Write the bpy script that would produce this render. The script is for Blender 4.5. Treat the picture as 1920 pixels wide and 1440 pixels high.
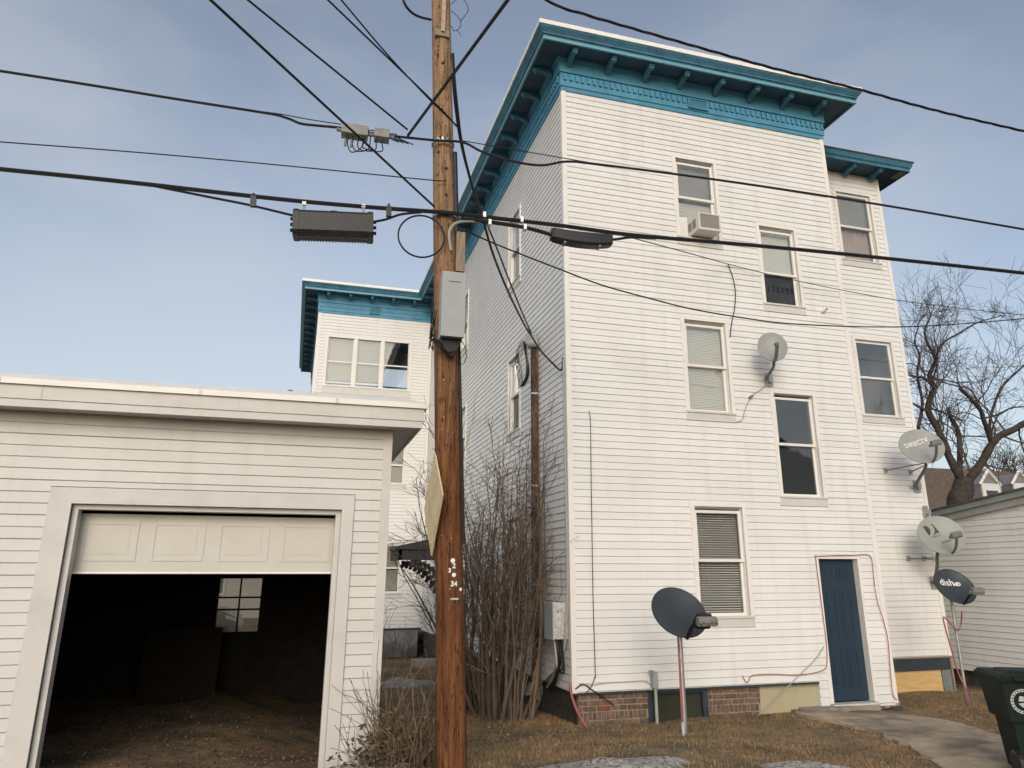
import bpy, bmesh, math, random
import numpy as np
from mathutils import Vector, Matrix
random.seed(7); rng = np.random.default_rng(7)
for o in list(bpy.data.objects): bpy.data.objects.remove(o)
sc = bpy.context.scene
COL = sc.collection

# ------------------------------------------------------------------ camera
F, PITCH, ROLL, YAW, PX, PY = 1386.794, .292079447, .000625443, .290829676, 980.6126, 662.3494
CAM = np.array([0., 0., 1.65])
def cam_axes():
    cy, sy = math.cos(YAW), math.sin(YAW)
    fwd = np.array([sy*math.cos(PITCH), cy*math.cos(PITCH), math.sin(PITCH)])
    right = np.array([cy, -sy, 0.]); down = np.cross(fwd, right)
    r2 = math.cos(ROLL)*right + math.sin(ROLL)*down
    d2 = -math.sin(ROLL)*right + math.cos(ROLL)*down
    return r2, d2, fwd
RT, DN, FW = cam_axes()
cd = bpy.data.cameras.new('camera'); cam = bpy.data.objects.new('camera', cd); COL.objects.link(cam)
cd.sensor_fit = 'HORIZONTAL'; cd.sensor_width = 36; cd.lens = F/1920*36
cd.shift_x = -(PX-960)/1920; cd.shift_y = -(720-PY)/1920
cd.clip_end = 2000; cd.clip_start = .05
cam.matrix_world = Matrix(((RT[0], -DN[0], -FW[0], CAM[0]), (RT[1], -DN[1], -FW[1], CAM[1]), (RT[2], -DN[2], -FW[2], CAM[2]), (0, 0, 0, 1)))
sc.camera = cam
# ------------------------------------------------------------------ light
SUN_AZ, SUN_EL = math.radians(-19), math.radians(25)     # azimuth measured from -Y towards +X
sv = Vector((math.sin(SUN_AZ)*math.cos(SUN_EL), -math.cos(SUN_AZ)*math.cos(SUN_EL), math.sin(SUN_EL)))
w = bpy.data.worlds.new('World'); sc.world = w; w.use_nodes = True
nt = w.node_tree; bg = nt.nodes['Background']
sky = nt.nodes.new('ShaderNodeTexSky'); sky.sky_type = 'NISHITA'; sky.sun_disc = False
sky.sun_elevation = SUN_EL; sky.sun_rotation = math.atan2(sv.x, sv.y)
sky.air_density = 1.0; sky.dust_density = 3.0; sky.ozone_density = .7; sky.altitude = 50
hz = nt.nodes.new('ShaderNodeHueSaturation'); hz.inputs['Saturation'].default_value = .70
nt.links.new(sky.outputs[0], hz.inputs['Color']); tc = nt.nodes.new('ShaderNodeTexCoord'); mpc = nt.nodes.new('ShaderNodeMapping'); mpc.inputs['Scale'].default_value = (1.1, 1.1, 2.6)
cn = nt.nodes.new('ShaderNodeTexNoise'); cn.inputs['Scale'].default_value = 1.5; cn.inputs['Detail'].default_value = 5; cn.inputs['Roughness'].default_value = .5
cr = nt.nodes.new('ShaderNodeMapRange'); cr.inputs[1].default_value = .42; cr.inputs[2].default_value = .68; cr.inputs[4].default_value = .5
cm = nt.nodes.new('ShaderNodeMix'); cm.data_type = 'RGBA'; cm.inputs[7].default_value = (3.5, 3.7, 4.0, 1)
nt.links.new(tc.outputs['Generated'], mpc.inputs[0]); nt.links.new(mpc.outputs[0], cn.inputs['Vector']); nt.links.new(cn.outputs['Fac'], cr.inputs[0]); nt.links.new(cr.outputs[0], cm.inputs[0])
nt.links.new(hz.outputs[0], cm.inputs[6]); nt.links.new(cm.outputs[2], bg.inputs[0])
bg.inputs[1].default_value = .15
sd = bpy.data.lights.new('sun', 'SUN'); sd.energy = .5; sd.angle = math.radians(20); sd.color = (1, .965, .91)
so = bpy.data.objects.new('sun', sd); COL.objects.link(so); so.rotation_euler = sv.to_track_quat('Z', 'Y').to_euler(); so.location = (10, -20, 20)
vs = sc.view_settings; vs.view_transform = 'Standard'; vs.look = 'None'; vs.gamma = 1; vs.exposure = 0.24; vs.use_curve_mapping = False
sc.render.engine = 'CYCLES'

# ------------------------------------------------------------------ helpers
def ray(x, y): return RT*(x-PX)/F + DN*(y-PY)/F + FW
def on(x, y, ax, val):
    d = ray(x, y); return Vector(CAM + d*(val-CAM[ax])/d[ax])
def onpl(x, y, p0, nrm):
    d = ray(x, y); n = np.array(nrm); return Vector(CAM + d*((np.array(p0)-CAM)@n)/(d@n))
def vplane(p0, p1):
    d = np.array(p1)-np.array(p0); n = np.array([d[1], -d[0], 0.])
    return lambda x, y: onpl(x, y, p0, n)
def sstep(a, b, t):
    t = min(1, max(0, (t-a)/(b-a))); return t*t*(3-2*t)
def gz(x, y):
    base = .22*max(sstep(7.2, 9.3, y), sstep(3.5, 6.5, x)*sstep(-4, 3, y)) + .34*min(1, max(0, (y-9.6)/12.5))
    base *= sstep(-1, 1, x) * (1-sstep(16, 40, x)*.7)
    n = .012*math.sin(x*1.7+y*.9)+.010*math.sin(x*3.1-y*2.3+1)+.006*math.sin(5.3*x+4.1*y)
    return -base + n

class MB:
    def __init__(s): s.v = []; s.f = []; s.mi = []; s.m = 0
    def add(s, vs, fs):
        b = len(s.v); s.v += [tuple(v) for v in vs]; s.f += [tuple(b+i for i in f) for f in fs]; s.mi += [s.m]*len(fs); return s
    def box(s, x0, x1, y0, y1, z0, z1):
        if x0 > x1: x0, x1 = x1, x0
        if y0 > y1: y0, y1 = y1, y0
        if z0 > z1: z0, z1 = z1, z0
        return s.add([(x0,y0,z0),(x1,y0,z0),(x1,y1,z0),(x0,y1,z0),(x0,y0,z1),(x1,y0,z1),(x1,y1,z1),(x0,y1,z1)],
              [(0,3,2,1),(4,5,6,7),(0,1,5,4),(1,2,6,5),(2,3,7,6),(3,0,4,7)])
    def obox(s, c, ax, ay, az, hx, hy, hz):
        c = Vector(c); ax = Vector(ax)*hx; ay = Vector(ay)*hy; az = Vector(az)*hz
        vs = [c+sx*ax+sy*ay+sz*az for sz in (-1,1) for (sx,sy) in ((-1,-1),(1,-1),(1,1),(-1,1))]
        return s.add(vs, [(0,3,2,1),(4,5,6,7),(0,1,5,4),(1,2,6,5),(2,3,7,6),(3,0,4,7)])
    def tube(s, pts, rad, n=6, cap=True):
        pts = [Vector(p) for p in pts]; k = len(pts)
        if not hasattr(rad, '__len__'): rad = [rad]*k
        t0 = (pts[1]-pts[0]).normalized()
        up = Vector((0,0,1)) if abs(t0.z) < .9 else Vector((1,0,0))
        a = t0.cross(up).normalized(); vs = []
        for i in range(k):
            t = (pts[min(i+1,k-1)]-pts[max(i-1,0)])
            t = t.normalized() if t.length > 1e-9 else t0
            a = (a - t*a.dot(t)); a = a.normalized() if a.length > 1e-6 else t.orthogonal().normalized()
            b = t.cross(a)
            for j in range(n):
                th = 2*math.pi*j/n; vs.append(pts[i]+(a*math.cos(th)+b*math.sin(th))*rad[i])
        fs = [(i*n+j, i*n+(j+1)%n, (i+1)*n+(j+1)%n, (i+1)*n+j) for i in range(k-1) for j in range(n)]
        if cap: fs += [tuple(range(n-1,-1,-1)), tuple((k-1)*n+j for j in range(n))]
        return s.add(vs, fs)
    def prism(s, prof, fn, a, b):      # closed profile [(p,q)], fn(p,q,t)->xyz, extruded t=a..b
        n = len(prof); vs = [fn(p,q,a) for p,q in prof]+[fn(p,q,b) for p,q in prof]
        return s.add(vs, [(i,(i+1)%n,n+(i+1)%n,n+i) for i in range(n)]+[tuple(range(n-1,-1,-1)), tuple(range(n,2*n))])
    def lathe(s, prof, c, ax, n=20):   # prof [(r,h)] about axis ax from c
        c = Vector(c); ax = Vector(ax).normalized(); a = ax.orthogonal().normalized(); b = ax.cross(a)
        vs = [c+ax*h+(a*math.cos(2*math.pi*j/n)+b*math.sin(2*math.pi*j/n))*r for r,h in prof for j in range(n)]
        k = len(prof)
        return s.add(vs, [(i*n+j, i*n+(j+1)%n, (i+1)*n+(j+1)%n, (i+1)*n+j) for i in range(k-1) for j in range(n)]+[tuple(range(n-1,-1,-1)), tuple((k-1)*n+j for j in range(n))])
    def mesh(s, name, mats, smooth=False):
        me = bpy.data.meshes.new(name); me.from_pydata(s.v, [], s.f)
        if not isinstance(mats, (list, tuple)): mats = [mats]
        for m in mats: me.materials.append(m)
        if len(mats) > 1: me.polygons.foreach_set('material_index', s.mi)
        if smooth: me.polygons.foreach_set('use_smooth', [True]*len(me.polygons))
        bm = bmesh.new(); bm.from_mesh(me); bmesh.ops.recalc_face_normals(bm, faces=bm.faces); bm.to_mesh(me); bm.free()
        me.update(); return me
    def build(s, name, mats, parent=None, smooth=False): return link(name, s.mesh(name, mats, smooth), parent)

WP = {}
def link(name, me, parent=None, loc=None, rot=None, scale=None):
    o = bpy.data.objects.new(name, me); COL.objects.link(o)
    if loc is not None: o.location = loc
    if rot is not None: o.rotation_euler = rot
    if scale is not None: o.scale = scale
    if parent is not None:
        o.parent = parent; o.matrix_parent_inverse = Matrix.Translation(-WP.get(parent.name, Vector((0,0,0))))
    return o
def thing(name, label, cat, loc, group=None):
    o = bpy.data.objects.new(name, None); COL.objects.link(o); o.location = loc; o.empty_display_size = .2
    WP[o.name] = Vector(loc); tag(o, label, cat, group); return o
def tag(o, label=None, cat=None, group=None, kind=None):
    if label: o['label'] = label
    if cat: o['category'] = cat
    if group: o['group'] = group
    if kind: o['kind'] = kind
    return o
def smooth_pts(pts, k=6):
    P = [Vector(p) for p in pts]
    if len(P) < 3: return [P[0].lerp(P[-1], i/k) for i in range(k+1)]
    out = []
    for i in range(len(P)-1):
        a, b, c, d = P[max(i-1,0)], P[i], P[i+1], P[min(i+2,len(P)-1)]
        for j in range(k):
            t = j/k
            out.append(.5*((2*b)+(-a+c)*t+(2*a-5*b+4*c-d)*t*t+(-a+3*b-3*c+d)*t**3))
    return out+[P[-1]]

# ------------------------------------------------------------------ materials
def mat(name, col, rough=.6, metal=0., var=.0, scale=6., bump=0., bscale=60., spec=.35, stretch=None, col2=None, c2amt=.5, c2scale=3., c2lo=.45, c2hi=.65, island=0., objrand=0., streak=0.):
    m = bpy.data.materials.new(name); m.use_nodes = True; t = m.node_tree; b = t.nodes['Principled BSDF']; L = t.links.new
    b.inputs['Roughness'].default_value = rough; b.inputs['Metallic'].default_value = metal; b.inputs['Specular IOR Level'].default_value = spec
    g = t.nodes.new('ShaderNodeNewGeometry'); vec = g.outputs['Position']
    if stretch:
        mp = t.nodes.new('ShaderNodeMapping'); mp.inputs['Scale'].default_value = stretch; L(vec, mp.inputs[0]); vec = mp.outputs[0]
    rgb = t.nodes.new('ShaderNodeRGB'); rgb.outputs[0].default_value = (*col, 1); cur = rgb.outputs[0]
    if col2:
        n = t.nodes.new('ShaderNodeTexNoise'); n.inputs['Scale'].default_value = c2scale; n.inputs['Detail'].default_value = 8; n.inputs['Roughness'].default_value = .65; L(vec, n.inputs['Vector'])
        mr = t.nodes.new('ShaderNodeMapRange'); mr.inputs[1].default_value = c2lo; mr.inputs[2].default_value = c2hi; mr.inputs[4].default_value = c2amt; L(n.outputs['Fac'], mr.inputs[0])
        mx = t.nodes.new('ShaderNodeMix'); mx.data_type = 'RGBA'; L(mr.outputs[0], mx.inputs[0]); L(cur, mx.inputs[6]); mx.inputs[7].default_value = (*col2, 1); cur = mx.outputs[2]
    def vary(fac_out, amt):
        nonlocal cur
        mr = t.nodes.new('ShaderNodeMapRange'); mr.inputs[3].default_value = 1-amt; mr.inputs[4].default_value = 1+amt; L(fac_out, mr.inputs[0])
        mx = t.nodes.new('ShaderNodeVectorMath'); mx.operation = 'SCALE'; L(cur, mx.inputs[0]); L(mr.outputs[0], mx.inputs['Scale']); cur = mx.outputs[0]
    if var:
        n = t.nodes.new('ShaderNodeTexNoise'); n.inputs['Scale'].default_value = scale; n.inputs['Detail'].default_value = 6; L(vec, n.inputs['Vector'])
        mr = t.nodes.new('ShaderNodeMapRange'); mr.inputs[1].default_value = .3; mr.inputs[2].default_value = .7; L(n.outputs['Fac'], mr.inputs[0]); vary(mr.outputs[0], var)
    if streak:
        ms = t.nodes.new('ShaderNodeMapping'); ms.inputs['Scale'].default_value = (5, 5, .22); L(g.outputs['Position'], ms.inputs[0])
        n = t.nodes.new('ShaderNodeTexNoise'); n.inputs['Scale'].default_value = 1.3; n.inputs['Detail'].default_value = 7; n.inputs['Roughness'].default_value = .6; L(ms.outputs[0], n.inputs['Vector'])
        mr = t.nodes.new('ShaderNodeMapRange'); mr.inputs[1].default_value = .52; mr.inputs[2].default_value = .80; mr.inputs[4].default_value = streak; L(n.outputs['Fac'], mr.inputs[0])
        mx = t.nodes.new('ShaderNodeMix'); mx.data_type = 'RGBA'; L(mr.outputs[0], mx.inputs[0]); L(cur, mx.inputs[6]); mx.inputs[7].default_value = (.36, .33, .28, 1); cur = mx.outputs[2]
    if island: vary(g.outputs['Random Per Island'], island)
    if objrand:
        oi = t.nodes.new('ShaderNodeObjectInfo'); vary(oi.outputs['Random'], objrand)
    L(cur, b.inputs['Base Color'])
    if bump:
        n = t.nodes.new('ShaderNodeTexNoise'); n.inputs['Scale'].default_value = bscale; n.inputs['Detail'].default_value = 5; L(vec, n.inputs['Vector'])
        bp = t.nodes.new('ShaderNodeBump'); bp.inputs['Strength'].default_value = bump; bp.inputs['Distance'].default_value = .02; L(n.outputs['Fac'], bp.inputs['Height']); L(bp.outputs[0], b.inputs['Normal'])
    return m
def glass_mat(name, tint=(.91, .91, .89), refl=1.0, rough=.02):
    m = bpy.data.materials.new(name); m.use_nodes = True; t = m.node_tree; t.nodes.remove(t.nodes['Principled BSDF']); L = t.links.new
    out = t.nodes['Material Output']; tr = t.nodes.new('ShaderNodeBsdfTransparent'); tr.inputs[0].default_value = (*tint, 1)
    gl = t.nodes.new('ShaderNodeBsdfGlossy'); gl.inputs['Roughness'].default_value = rough; gl.inputs[0].default_value = (.95, .97, 1, 1)
    lw_ = t.nodes.new('ShaderNodeLayerWeight'); lw_.inputs[0].default_value = .5
    pw = t.nodes.new('ShaderNodeMath'); pw.operation = 'POWER'; pw.inputs[1].default_value = 4.2; L(lw_.outputs['Facing'], pw.inputs[0])
    mr = t.nodes.new('ShaderNodeMapRange'); mr.inputs[3].default_value = .085*refl; mr.inputs[4].default_value = 1.0*refl; L(pw.outputs[0], mr.inputs[0])
    n = t.nodes.new('ShaderNodeTexNoise'); n.inputs['Scale'].default_value = 1.6; bp = t.nodes.new('ShaderNodeBump'); bp.inputs['Strength'].default_value = .05; bp.inputs['Distance'].default_value = .05
    g = t.nodes.new('ShaderNodeNewGeometry'); L(g.outputs['Position'], n.inputs['Vector']); L(n.outputs['Fac'], bp.inputs['Height']); L(bp.outputs[0], gl.inputs['Normal'])
    mx = t.nodes.new('ShaderNodeMixShader'); L(mr.outputs[0], mx.inputs[0]); L(tr.outputs[0], mx.inputs[1]); L(gl.outputs[0], mx.inputs[2]); L(mx.outputs[0], out.inputs[0])
    return m
VIN = mat('white_vinyl', (.72, .718, .70), .45, var=.035, scale=1.6, bump=.04, bscale=5, col2=(.62, .60, .55), c2amt=.35, c2scale=1.1, c2lo=.5, c2hi=.8, objrand=.022, streak=.20)
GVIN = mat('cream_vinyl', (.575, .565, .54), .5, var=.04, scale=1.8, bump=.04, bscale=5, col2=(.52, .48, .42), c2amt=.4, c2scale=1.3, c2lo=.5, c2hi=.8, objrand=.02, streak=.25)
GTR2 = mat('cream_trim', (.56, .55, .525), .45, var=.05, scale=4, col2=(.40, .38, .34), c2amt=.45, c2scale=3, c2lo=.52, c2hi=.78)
TRIM = mat('white_trim', (.76, .74, .70), .4, var=.03, scale=3, col2=(.55, .53, .49), c2amt=.4, c2scale=2.5, c2lo=.52, c2hi=.8)
GTRIM = mat('grey_white_metal_trim', (.60, .59, .56), .4, var=.04, scale=3, col2=(.42, .41, .39), c2amt=.4, c2scale=4, c2lo=.5, c2hi=.8)
OLDTRIM = mat('weathered_window_trim', (.52, .50, .45), .6, var=.10, scale=14, col2=(.22, .20, .18), c2amt=.6, c2scale=9, c2lo=.5, c2hi=.75)
TEAL = mat('teal_paint', (.07, .255, .385), .5, var=.14, scale=4, bump=.15, bscale=30, col2=(.13, .29, .34), c2amt=.6, c2scale=7, c2lo=.5, c2hi=.68)
SOFT = mat('dark_teal_paint', (.026, .068, .10), .6, var=.2, scale=3, col2=(.018, .04, .045), c2amt=.7, c2scale=2)  # soffit colour, a darker teal than the frieze
CROWN = mat('shaded_teal_paint', (.05, .165, .245), .55, var=.15, scale=4, col2=(.03, .09, .105), c2amt=.7, c2scale=5)  # frieze teal darkened: shade on crown and brackets put into the colour
LTEAL = mat('highlight_teal', (.14, .33, .41), .5, var=.08, scale=5)  # highlight along the crown's lower edge, painted in as lighter teal
BLK = mat('black_rubber', (.012, .012, .014), .5, var=.2, scale=20)
CLOS = mat('black_plastic_case', (.018, .018, .02), .45, var=.2, scale=10, bump=.1)
ALU = mat('cast_aluminium', (.20, .20, .18), .5, metal=.25, var=.15, scale=20)
GALV = mat('galvanised_steel', (.42, .42, .42), .4, metal=.7, var=.15, scale=15, col2=(.30, .22, .16), c2amt=.4, c2scale=8, c2lo=.55, c2hi=.8)
GREYBOX = mat('grey_enamel', (.33, .355, .355), .5, var=.06, scale=6, col2=(.34, .28, .2), c2amt=.5, c2scale=14, c2lo=.6, c2hi=.8)
GLASS = glass_mat('window_glass')
DKGL = glass_mat('dark_screen_glass', (.62, .63, .64), .9)
SCREEN = glass_mat('insect_screen_glass', (.55, .55, .54), .5, .1)
BLIND = mat('blind_slat', (.84, .83, .79), .6)
SHADEW = mat('white_shade', (.70, .70, .66), .8, var=.03)
SHADEG = mat('grey_shade', (.33, .33, .31), .8, var=.08, scale=3)
DKSH = mat('added_grey_backing', (.30, .31, .31), .9)
SHADEM = mat('mid_grey_shade', (.40, .40, .37), .8, var=.05)
CURT = mat('pinkish_curtain', (.50, .40, .36), .9, var=.12, scale=5)
DOORB = mat('navy_door_paint', (.020, .038, .060), .45, var=.08, scale=5)
DKBLUE = mat('dark_blue_paint', (.03, .045, .06), .55, var=.25, scale=8)
PLY = mat('plywood', (.60, .40, .17), .7, var=.10, scale=5, stretch=(1, 1, 6), col2=(.45, .29, .12), c2amt=.5)
STUC = mat('yellowed_stucco', (.44, .39, .25), .85, var=.12, scale=5, bump=.3, bscale=60, col2=(.30, .28, .22), c2amt=.6, c2scale=5)
CONC = mat('concrete', (.30, .27, .22), .9, var=.15, scale=5, bump=.3, bscale=50, col2=(.22, .19, .15), c2amt=.7, c2scale=2.5)
SAND = mat('sandy_concrete', (.37, .295, .215), .9, var=.18, scale=4, bump=.4, bscale=70, col2=(.17, .14, .105), c2amt=.9, c2scale=1.6, c2lo=.45, c2hi=.62)
MORT = mat('mortar', (.33, .28, .22), .95, var=.2, scale=20, bump=.5, bscale=80)
BRK = mat('old_brick', (.145, .09, .066), .9, var=.25, scale=25, bump=.4, bscale=90, col2=(.26, .20, .15), c2amt=.8, c2scale=12, c2lo=.5, c2hi=.7, objrand=.25)
BRKR = mat('red_brick', (.23, .065, .04), .9, var=.2, scale=25, bump=.4, bscale=90)
DKSTONE = mat('dark_foundation_stone', (.06, .055, .045), .95, var=.4, scale=7, bump=.8, bscale=12)
ROOFD = mat('dark_roofing', (.08, .075, .07), .85, var=.3, scale=10)
ROOFW = mat('white_roof_edge', (.80, .78, .73), .5, var=.05, scale=3)
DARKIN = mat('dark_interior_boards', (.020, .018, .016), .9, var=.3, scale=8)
RUST = mat('rusty_brown_pipe', (.062, .033, .022), .75, var=.3, scale=12, stretch=(4, 4, .6), col2=(.20, .14, .10), c2amt=.6, c2scale=3)
OLDWOOD = mat('grey_weathered_wood', (.26, .21, .15), .9, var=.25, scale=14, stretch=(3, 3, .5))
BARK = mat('tree_bark', (.055, .043, .035), .95, var=.35, scale=9, bump=.6, bscale=22)
BARKP = mat('pale_peeled_wood', (.30, .23, .17), .9, var=.2, scale=9)
TWIG = mat('brown_twigs', (.125, .092, .068), .9, var=.2, scale=5, island=.45)
DEADST = mat('dead_stalks', (.14, .098, .062), .9, island=.5)
LEAF = mat('dry_leaves', (.12, .075, .042), .9, island=.55)
GRASS = mat('dead_grass', (.33, .215, .11), .95, island=.5, col2=(.12, .11, .06), c2amt=.85, c2scale=1.5, c2lo=.45, c2hi=.62)
SNOW = mat('dirty_old_snow', (.36, .335, .30), .95, var=.25, scale=14, bump=1.0, bscale=35, col2=(.07, .058, .042), c2amt=.95, c2scale=26, c2lo=.53, c2hi=.60)
RED = mat('red_coax', (.34, .10, .105), .45, var=.1)
GREYC = mat('grey_cable', (.33, .32, .30), .5)
DISHG = mat('grey_dish_paint', (.30, .31, .295), .45, var=.05, scale=4, col2=(.30, .30, .24), c2amt=.5, c2scale=3)
DISHB = mat('charcoal_dish_paint', (.035, .042, .048), .4, var=.08, scale=4)
ARMG = mat('grey_arm_paint', (.15, .15, .145), .5, var=.1)
LNBG = mat('grey_receiver_plastic', (.20, .20, .19), .5, var=.1)
WHT = mat('white_print', (.75, .75, .73), .5)
DKPRINT = mat('dark_print', (.05, .05, .05), .6)
BIN = mat('dark_green_plastic', (.008, .016, .013), .6, spec=.18, var=.15, scale=5, bump=.08, bscale=90)
BROWNROOF = mat('brown_shingles', (.115, .085, .065), .95, var=.25, scale=3, bump=.4, bscale=8)
FARW = mat('far_white_paint', (.62, .61, .59), .7)
SIGNM = mat('faded_yellow_sign', (.60, .50, .33), .6, var=.10, scale=5, col2=(.42, .28, .13), c2amt=.7, c2scale=4, c2lo=.5, c2hi=.75)
ACM = mat('ac_cream', (.62, .60, .55), .5, var=.05)
ACG = mat('ac_grille', (.26, .24, .22), .7, metal=.2, var=.1, scale=40)
TARP = mat('grey_plastic_tarp', (.16, .16, .165), .3, var=.15, scale=3, bump=.6, bscale=3, spec=.6)
CARP = mat('silver_car_paint', (.42, .41, .40), .25, metal=.6)
# pole wood
def pole_mat():
    m = bpy.data.materials.new('pole_wood'); m.use_nodes = True; t = m.node_tree; b = t.nodes['Principled BSDF']; L = t.links.new
    b.inputs['Roughness'].default_value = .85; b.inputs['Specular IOR Level'].default_value = .2
    g = t.nodes.new('ShaderNodeNewGeometry')
    mp = t.nodes.new('ShaderNodeMapping'); mp.inputs['Scale'].default_value = (16, 16, .9); L(g.outputs['Position'], mp.inputs[0])
    n = t.nodes.new('ShaderNodeTexNoise'); n.inputs['Scale'].default_value = 1.6; n.inputs['Detail'].default_value = 9; n.inputs['Roughness'].default_value = .7; L(mp.outputs[0], n.inputs['Vector'])
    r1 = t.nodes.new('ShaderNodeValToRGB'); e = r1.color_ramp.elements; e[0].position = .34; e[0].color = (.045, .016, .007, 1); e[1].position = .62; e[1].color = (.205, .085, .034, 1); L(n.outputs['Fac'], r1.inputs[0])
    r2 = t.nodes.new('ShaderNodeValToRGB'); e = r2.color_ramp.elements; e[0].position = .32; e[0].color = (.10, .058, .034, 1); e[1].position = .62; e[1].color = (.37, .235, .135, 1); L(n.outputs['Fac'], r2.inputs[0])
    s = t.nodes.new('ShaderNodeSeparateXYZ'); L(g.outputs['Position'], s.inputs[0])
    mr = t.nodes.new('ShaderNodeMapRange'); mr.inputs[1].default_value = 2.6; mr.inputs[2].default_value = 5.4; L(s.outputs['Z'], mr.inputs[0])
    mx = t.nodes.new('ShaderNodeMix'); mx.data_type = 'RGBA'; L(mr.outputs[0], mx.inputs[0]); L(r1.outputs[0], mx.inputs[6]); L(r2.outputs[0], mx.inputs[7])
    mp2 = t.nodes.new('ShaderNodeMapping'); mp2.inputs['Scale'].default_value = (70, 70, 11); L(g.outputs['Position'], mp2.inputs[0])
    v = t.nodes.new('ShaderNodeTexNoise'); v.inputs['Scale'].default_value = 1; v.inputs['Detail'].default_value = 2; L(mp2.outputs[0], v.inputs['Vector'])
    m2 = t.nodes.new('ShaderNodeMapRange'); m2.inputs[1].default_value = .60; m2.inputs[2].default_value = .68; L(v.outputs['Fac'], m2.inputs[0])
    mx2 = t.nodes.new('ShaderNodeMix'); mx2.data_type = 'RGBA'; L(m2.outputs[0], mx2.inputs[0]); L(mx.outputs[2], mx2.inputs[6]); mx2.inputs[7].default_value = (.03, .014, .008, 1)
    L(mx2.outputs[2], b.inputs['Base Color'])
    bp = t.nodes.new('ShaderNodeBump'); bp.inputs['Strength'].default_value = .6; bp.inputs['Distance'].default_value = .015; L(n.outputs['Fac'], bp.inputs['Height']); L(bp.outputs[0], b.inputs['Normal'])
    return m
POLE = pole_mat()
GROUND = mat('yard_earth', (.215, .145, .083), .95, var=.35, scale=9, bump=.9, bscale=28, col2=(.075, .066, .046), c2amt=.9, c2scale=1.3, c2lo=.44, c2hi=.60)

# ------------------------------------------------------------------ ground
def axis_pts(a, b, step, far):
    p = list(np.arange(a, b+1e-6, step)); d = step
    x = p[-1]
    while x < far: d *= 1.35; x += d; p.append(x)
    d = step; x = p[0]; q = []
    while x > -far: d *= 1.35; x -= d; q.append(x)
    return q[::-1]+p
xs = axis_pts(-4, 14, .2, 900); ys = axis_pts(4, 24, .2, 900)
V = [(x, y, gz(x, y)) for y in ys for x in xs]; nx = len(xs)
m = MB(); m.add(V, [(j*nx+i, j*nx+i+1, (j+1)*nx+i+1, (j+1)*nx+i) for j in range(len(ys)-1) for i in range(nx-1)])
g = m.build('ground', GROUND, smooth=True); tag(g, kind='structure')

# concrete path from the side door
def gpt(x, y, dz=.012):          # photo pixel on the terrain
    z = -.2
    for _ in range(12):
        p = on(x, y, 2, z); z = gz(p.x, p.y)
    return Vector((p.x, p.y, z+dz))
def sheet(name, pix, mt, dz, kind='structure', parent=None):
    rq = [gpt(x, y, 0) for x, y in pix]; ring = []
    for a_, b_ in zip(rq, rq[1:]+rq[:1]):
        k_ = max(1, int((b_-a_).length/.12))
        for i_ in range(k_): q_ = a_.lerp(b_, i_/k_); ring.append(q_+Vector((random.gauss(0,.022), random.gauss(0,.022), 0)))
    bm = bmesh.new(); bm.faces.new([bm.verts.new((p.x, p.y, 0)) for p in ring]); bmesh.ops.triangulate(bm, faces=bm.faces)
    for _ in range(3): bmesh.ops.subdivide_edges(bm, edges=[e for e in bm.edges if e.calc_length() > .3], cuts=1, use_grid_fill=True); bmesh.ops.triangulate(bm, faces=bm.faces)
    for v in bm.verts: v.co.z = gz(v.co.x, v.co.y)+dz
    ext = bmesh.ops.extrude_face_region(bm, geom=list(bm.faces)); 
    for v in ext['geom']:
        if isinstance(v, bmesh.types.BMVert): v.co.z -= .12
    bmesh.ops.recalc_face_normals(bm, faces=bm.faces)
    me = bpy.data.meshes.new(name); bm.to_mesh(me); bm.free(); me.materials.append(mt)
    o = link(name, me, parent); tag(o, kind=kind); return o
sheet('path', [(1464,1330),(1500,1322),(1556,1330),(1600,1342),(1650,1341),(1720,1347),(1790,1357),(1850,1378),(1925,1395),(2010,1440),(2050,1520),(1850,1490),(1758,1438),(1700,1402),(1640,1375),(1560,1357),(1500,1345)], SAND, .035)
sheet('door_pad', [(1470,1331),(1545,1318),(1670,1316),(1690,1323),(1640,1331),(1570,1336),(1540,1339)], CONC, .062)

# ------------------------------------------------------------------ house shell helpers
class Wall:
    """maps (u, d, z) to the world; d is outward. kind 'f': faces -y at y=pl, 'l': faces -x at x=pl, 'r': faces +x"""
    def __init__(s, kind, pl): s.k = kind; s.pl = pl
    def pt(s, u, d, z):
        if s.k == 'f': return (u, s.pl-d, z)
        if s.k == 'l': return (s.pl-d, u, z)
        return (s.pl+d, u, z)
    def box(s, mb, u0, u1, d0, d1, z0, z1):
        a = s.pt(u0, d0, z0); b = s.pt(u1, d1, z1); mb.box(a[0], b[0], a[1], b[1], a[2], b[2])
def slab(wall, u0, u1, z0, z1, openings, d0, d1, mb):
    us = sorted(set([u0, u1]+[v for o in openings for v in (o[0], o[1]) if u0 < v < u1])); 
    for a, b in zip(us[:-1], us[1:]):
        cut = sorted([(max(z0, o[2]), min(z1, o[3])) for o in openings if o[0] < (a+b)/2 < o[1]]); z = z0
        for c, d in cut:
            if c > z+1e-4: wall.box(mb, a, b, d0, d1, z, c)
            z = max(z, d)
        if z < z1-1e-4: wall.box(mb, a, b, d0, d1, z, z1)
def board_mesh(name, mt):
    m = MB(); m.add([(0,-.007,0),(1,-.007,0),(1,-.004,1),(0,-.004,1),(0,0,0),(1,0,0),(1,0,1),(0,0,1),(0,-.0165,.075),(1,-.0165,.075)],
        [(0,1,9,8),(8,9,2,3),(0,4,5,1),(3,2,6,7),(0,8,3,7,4),(1,5,6,2,9)])
    return m.mesh(name, mt)
BOARD = board_mesh('siding_board', VIN); GBOARD = board_mesh('siding_board', GVIN)
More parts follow.
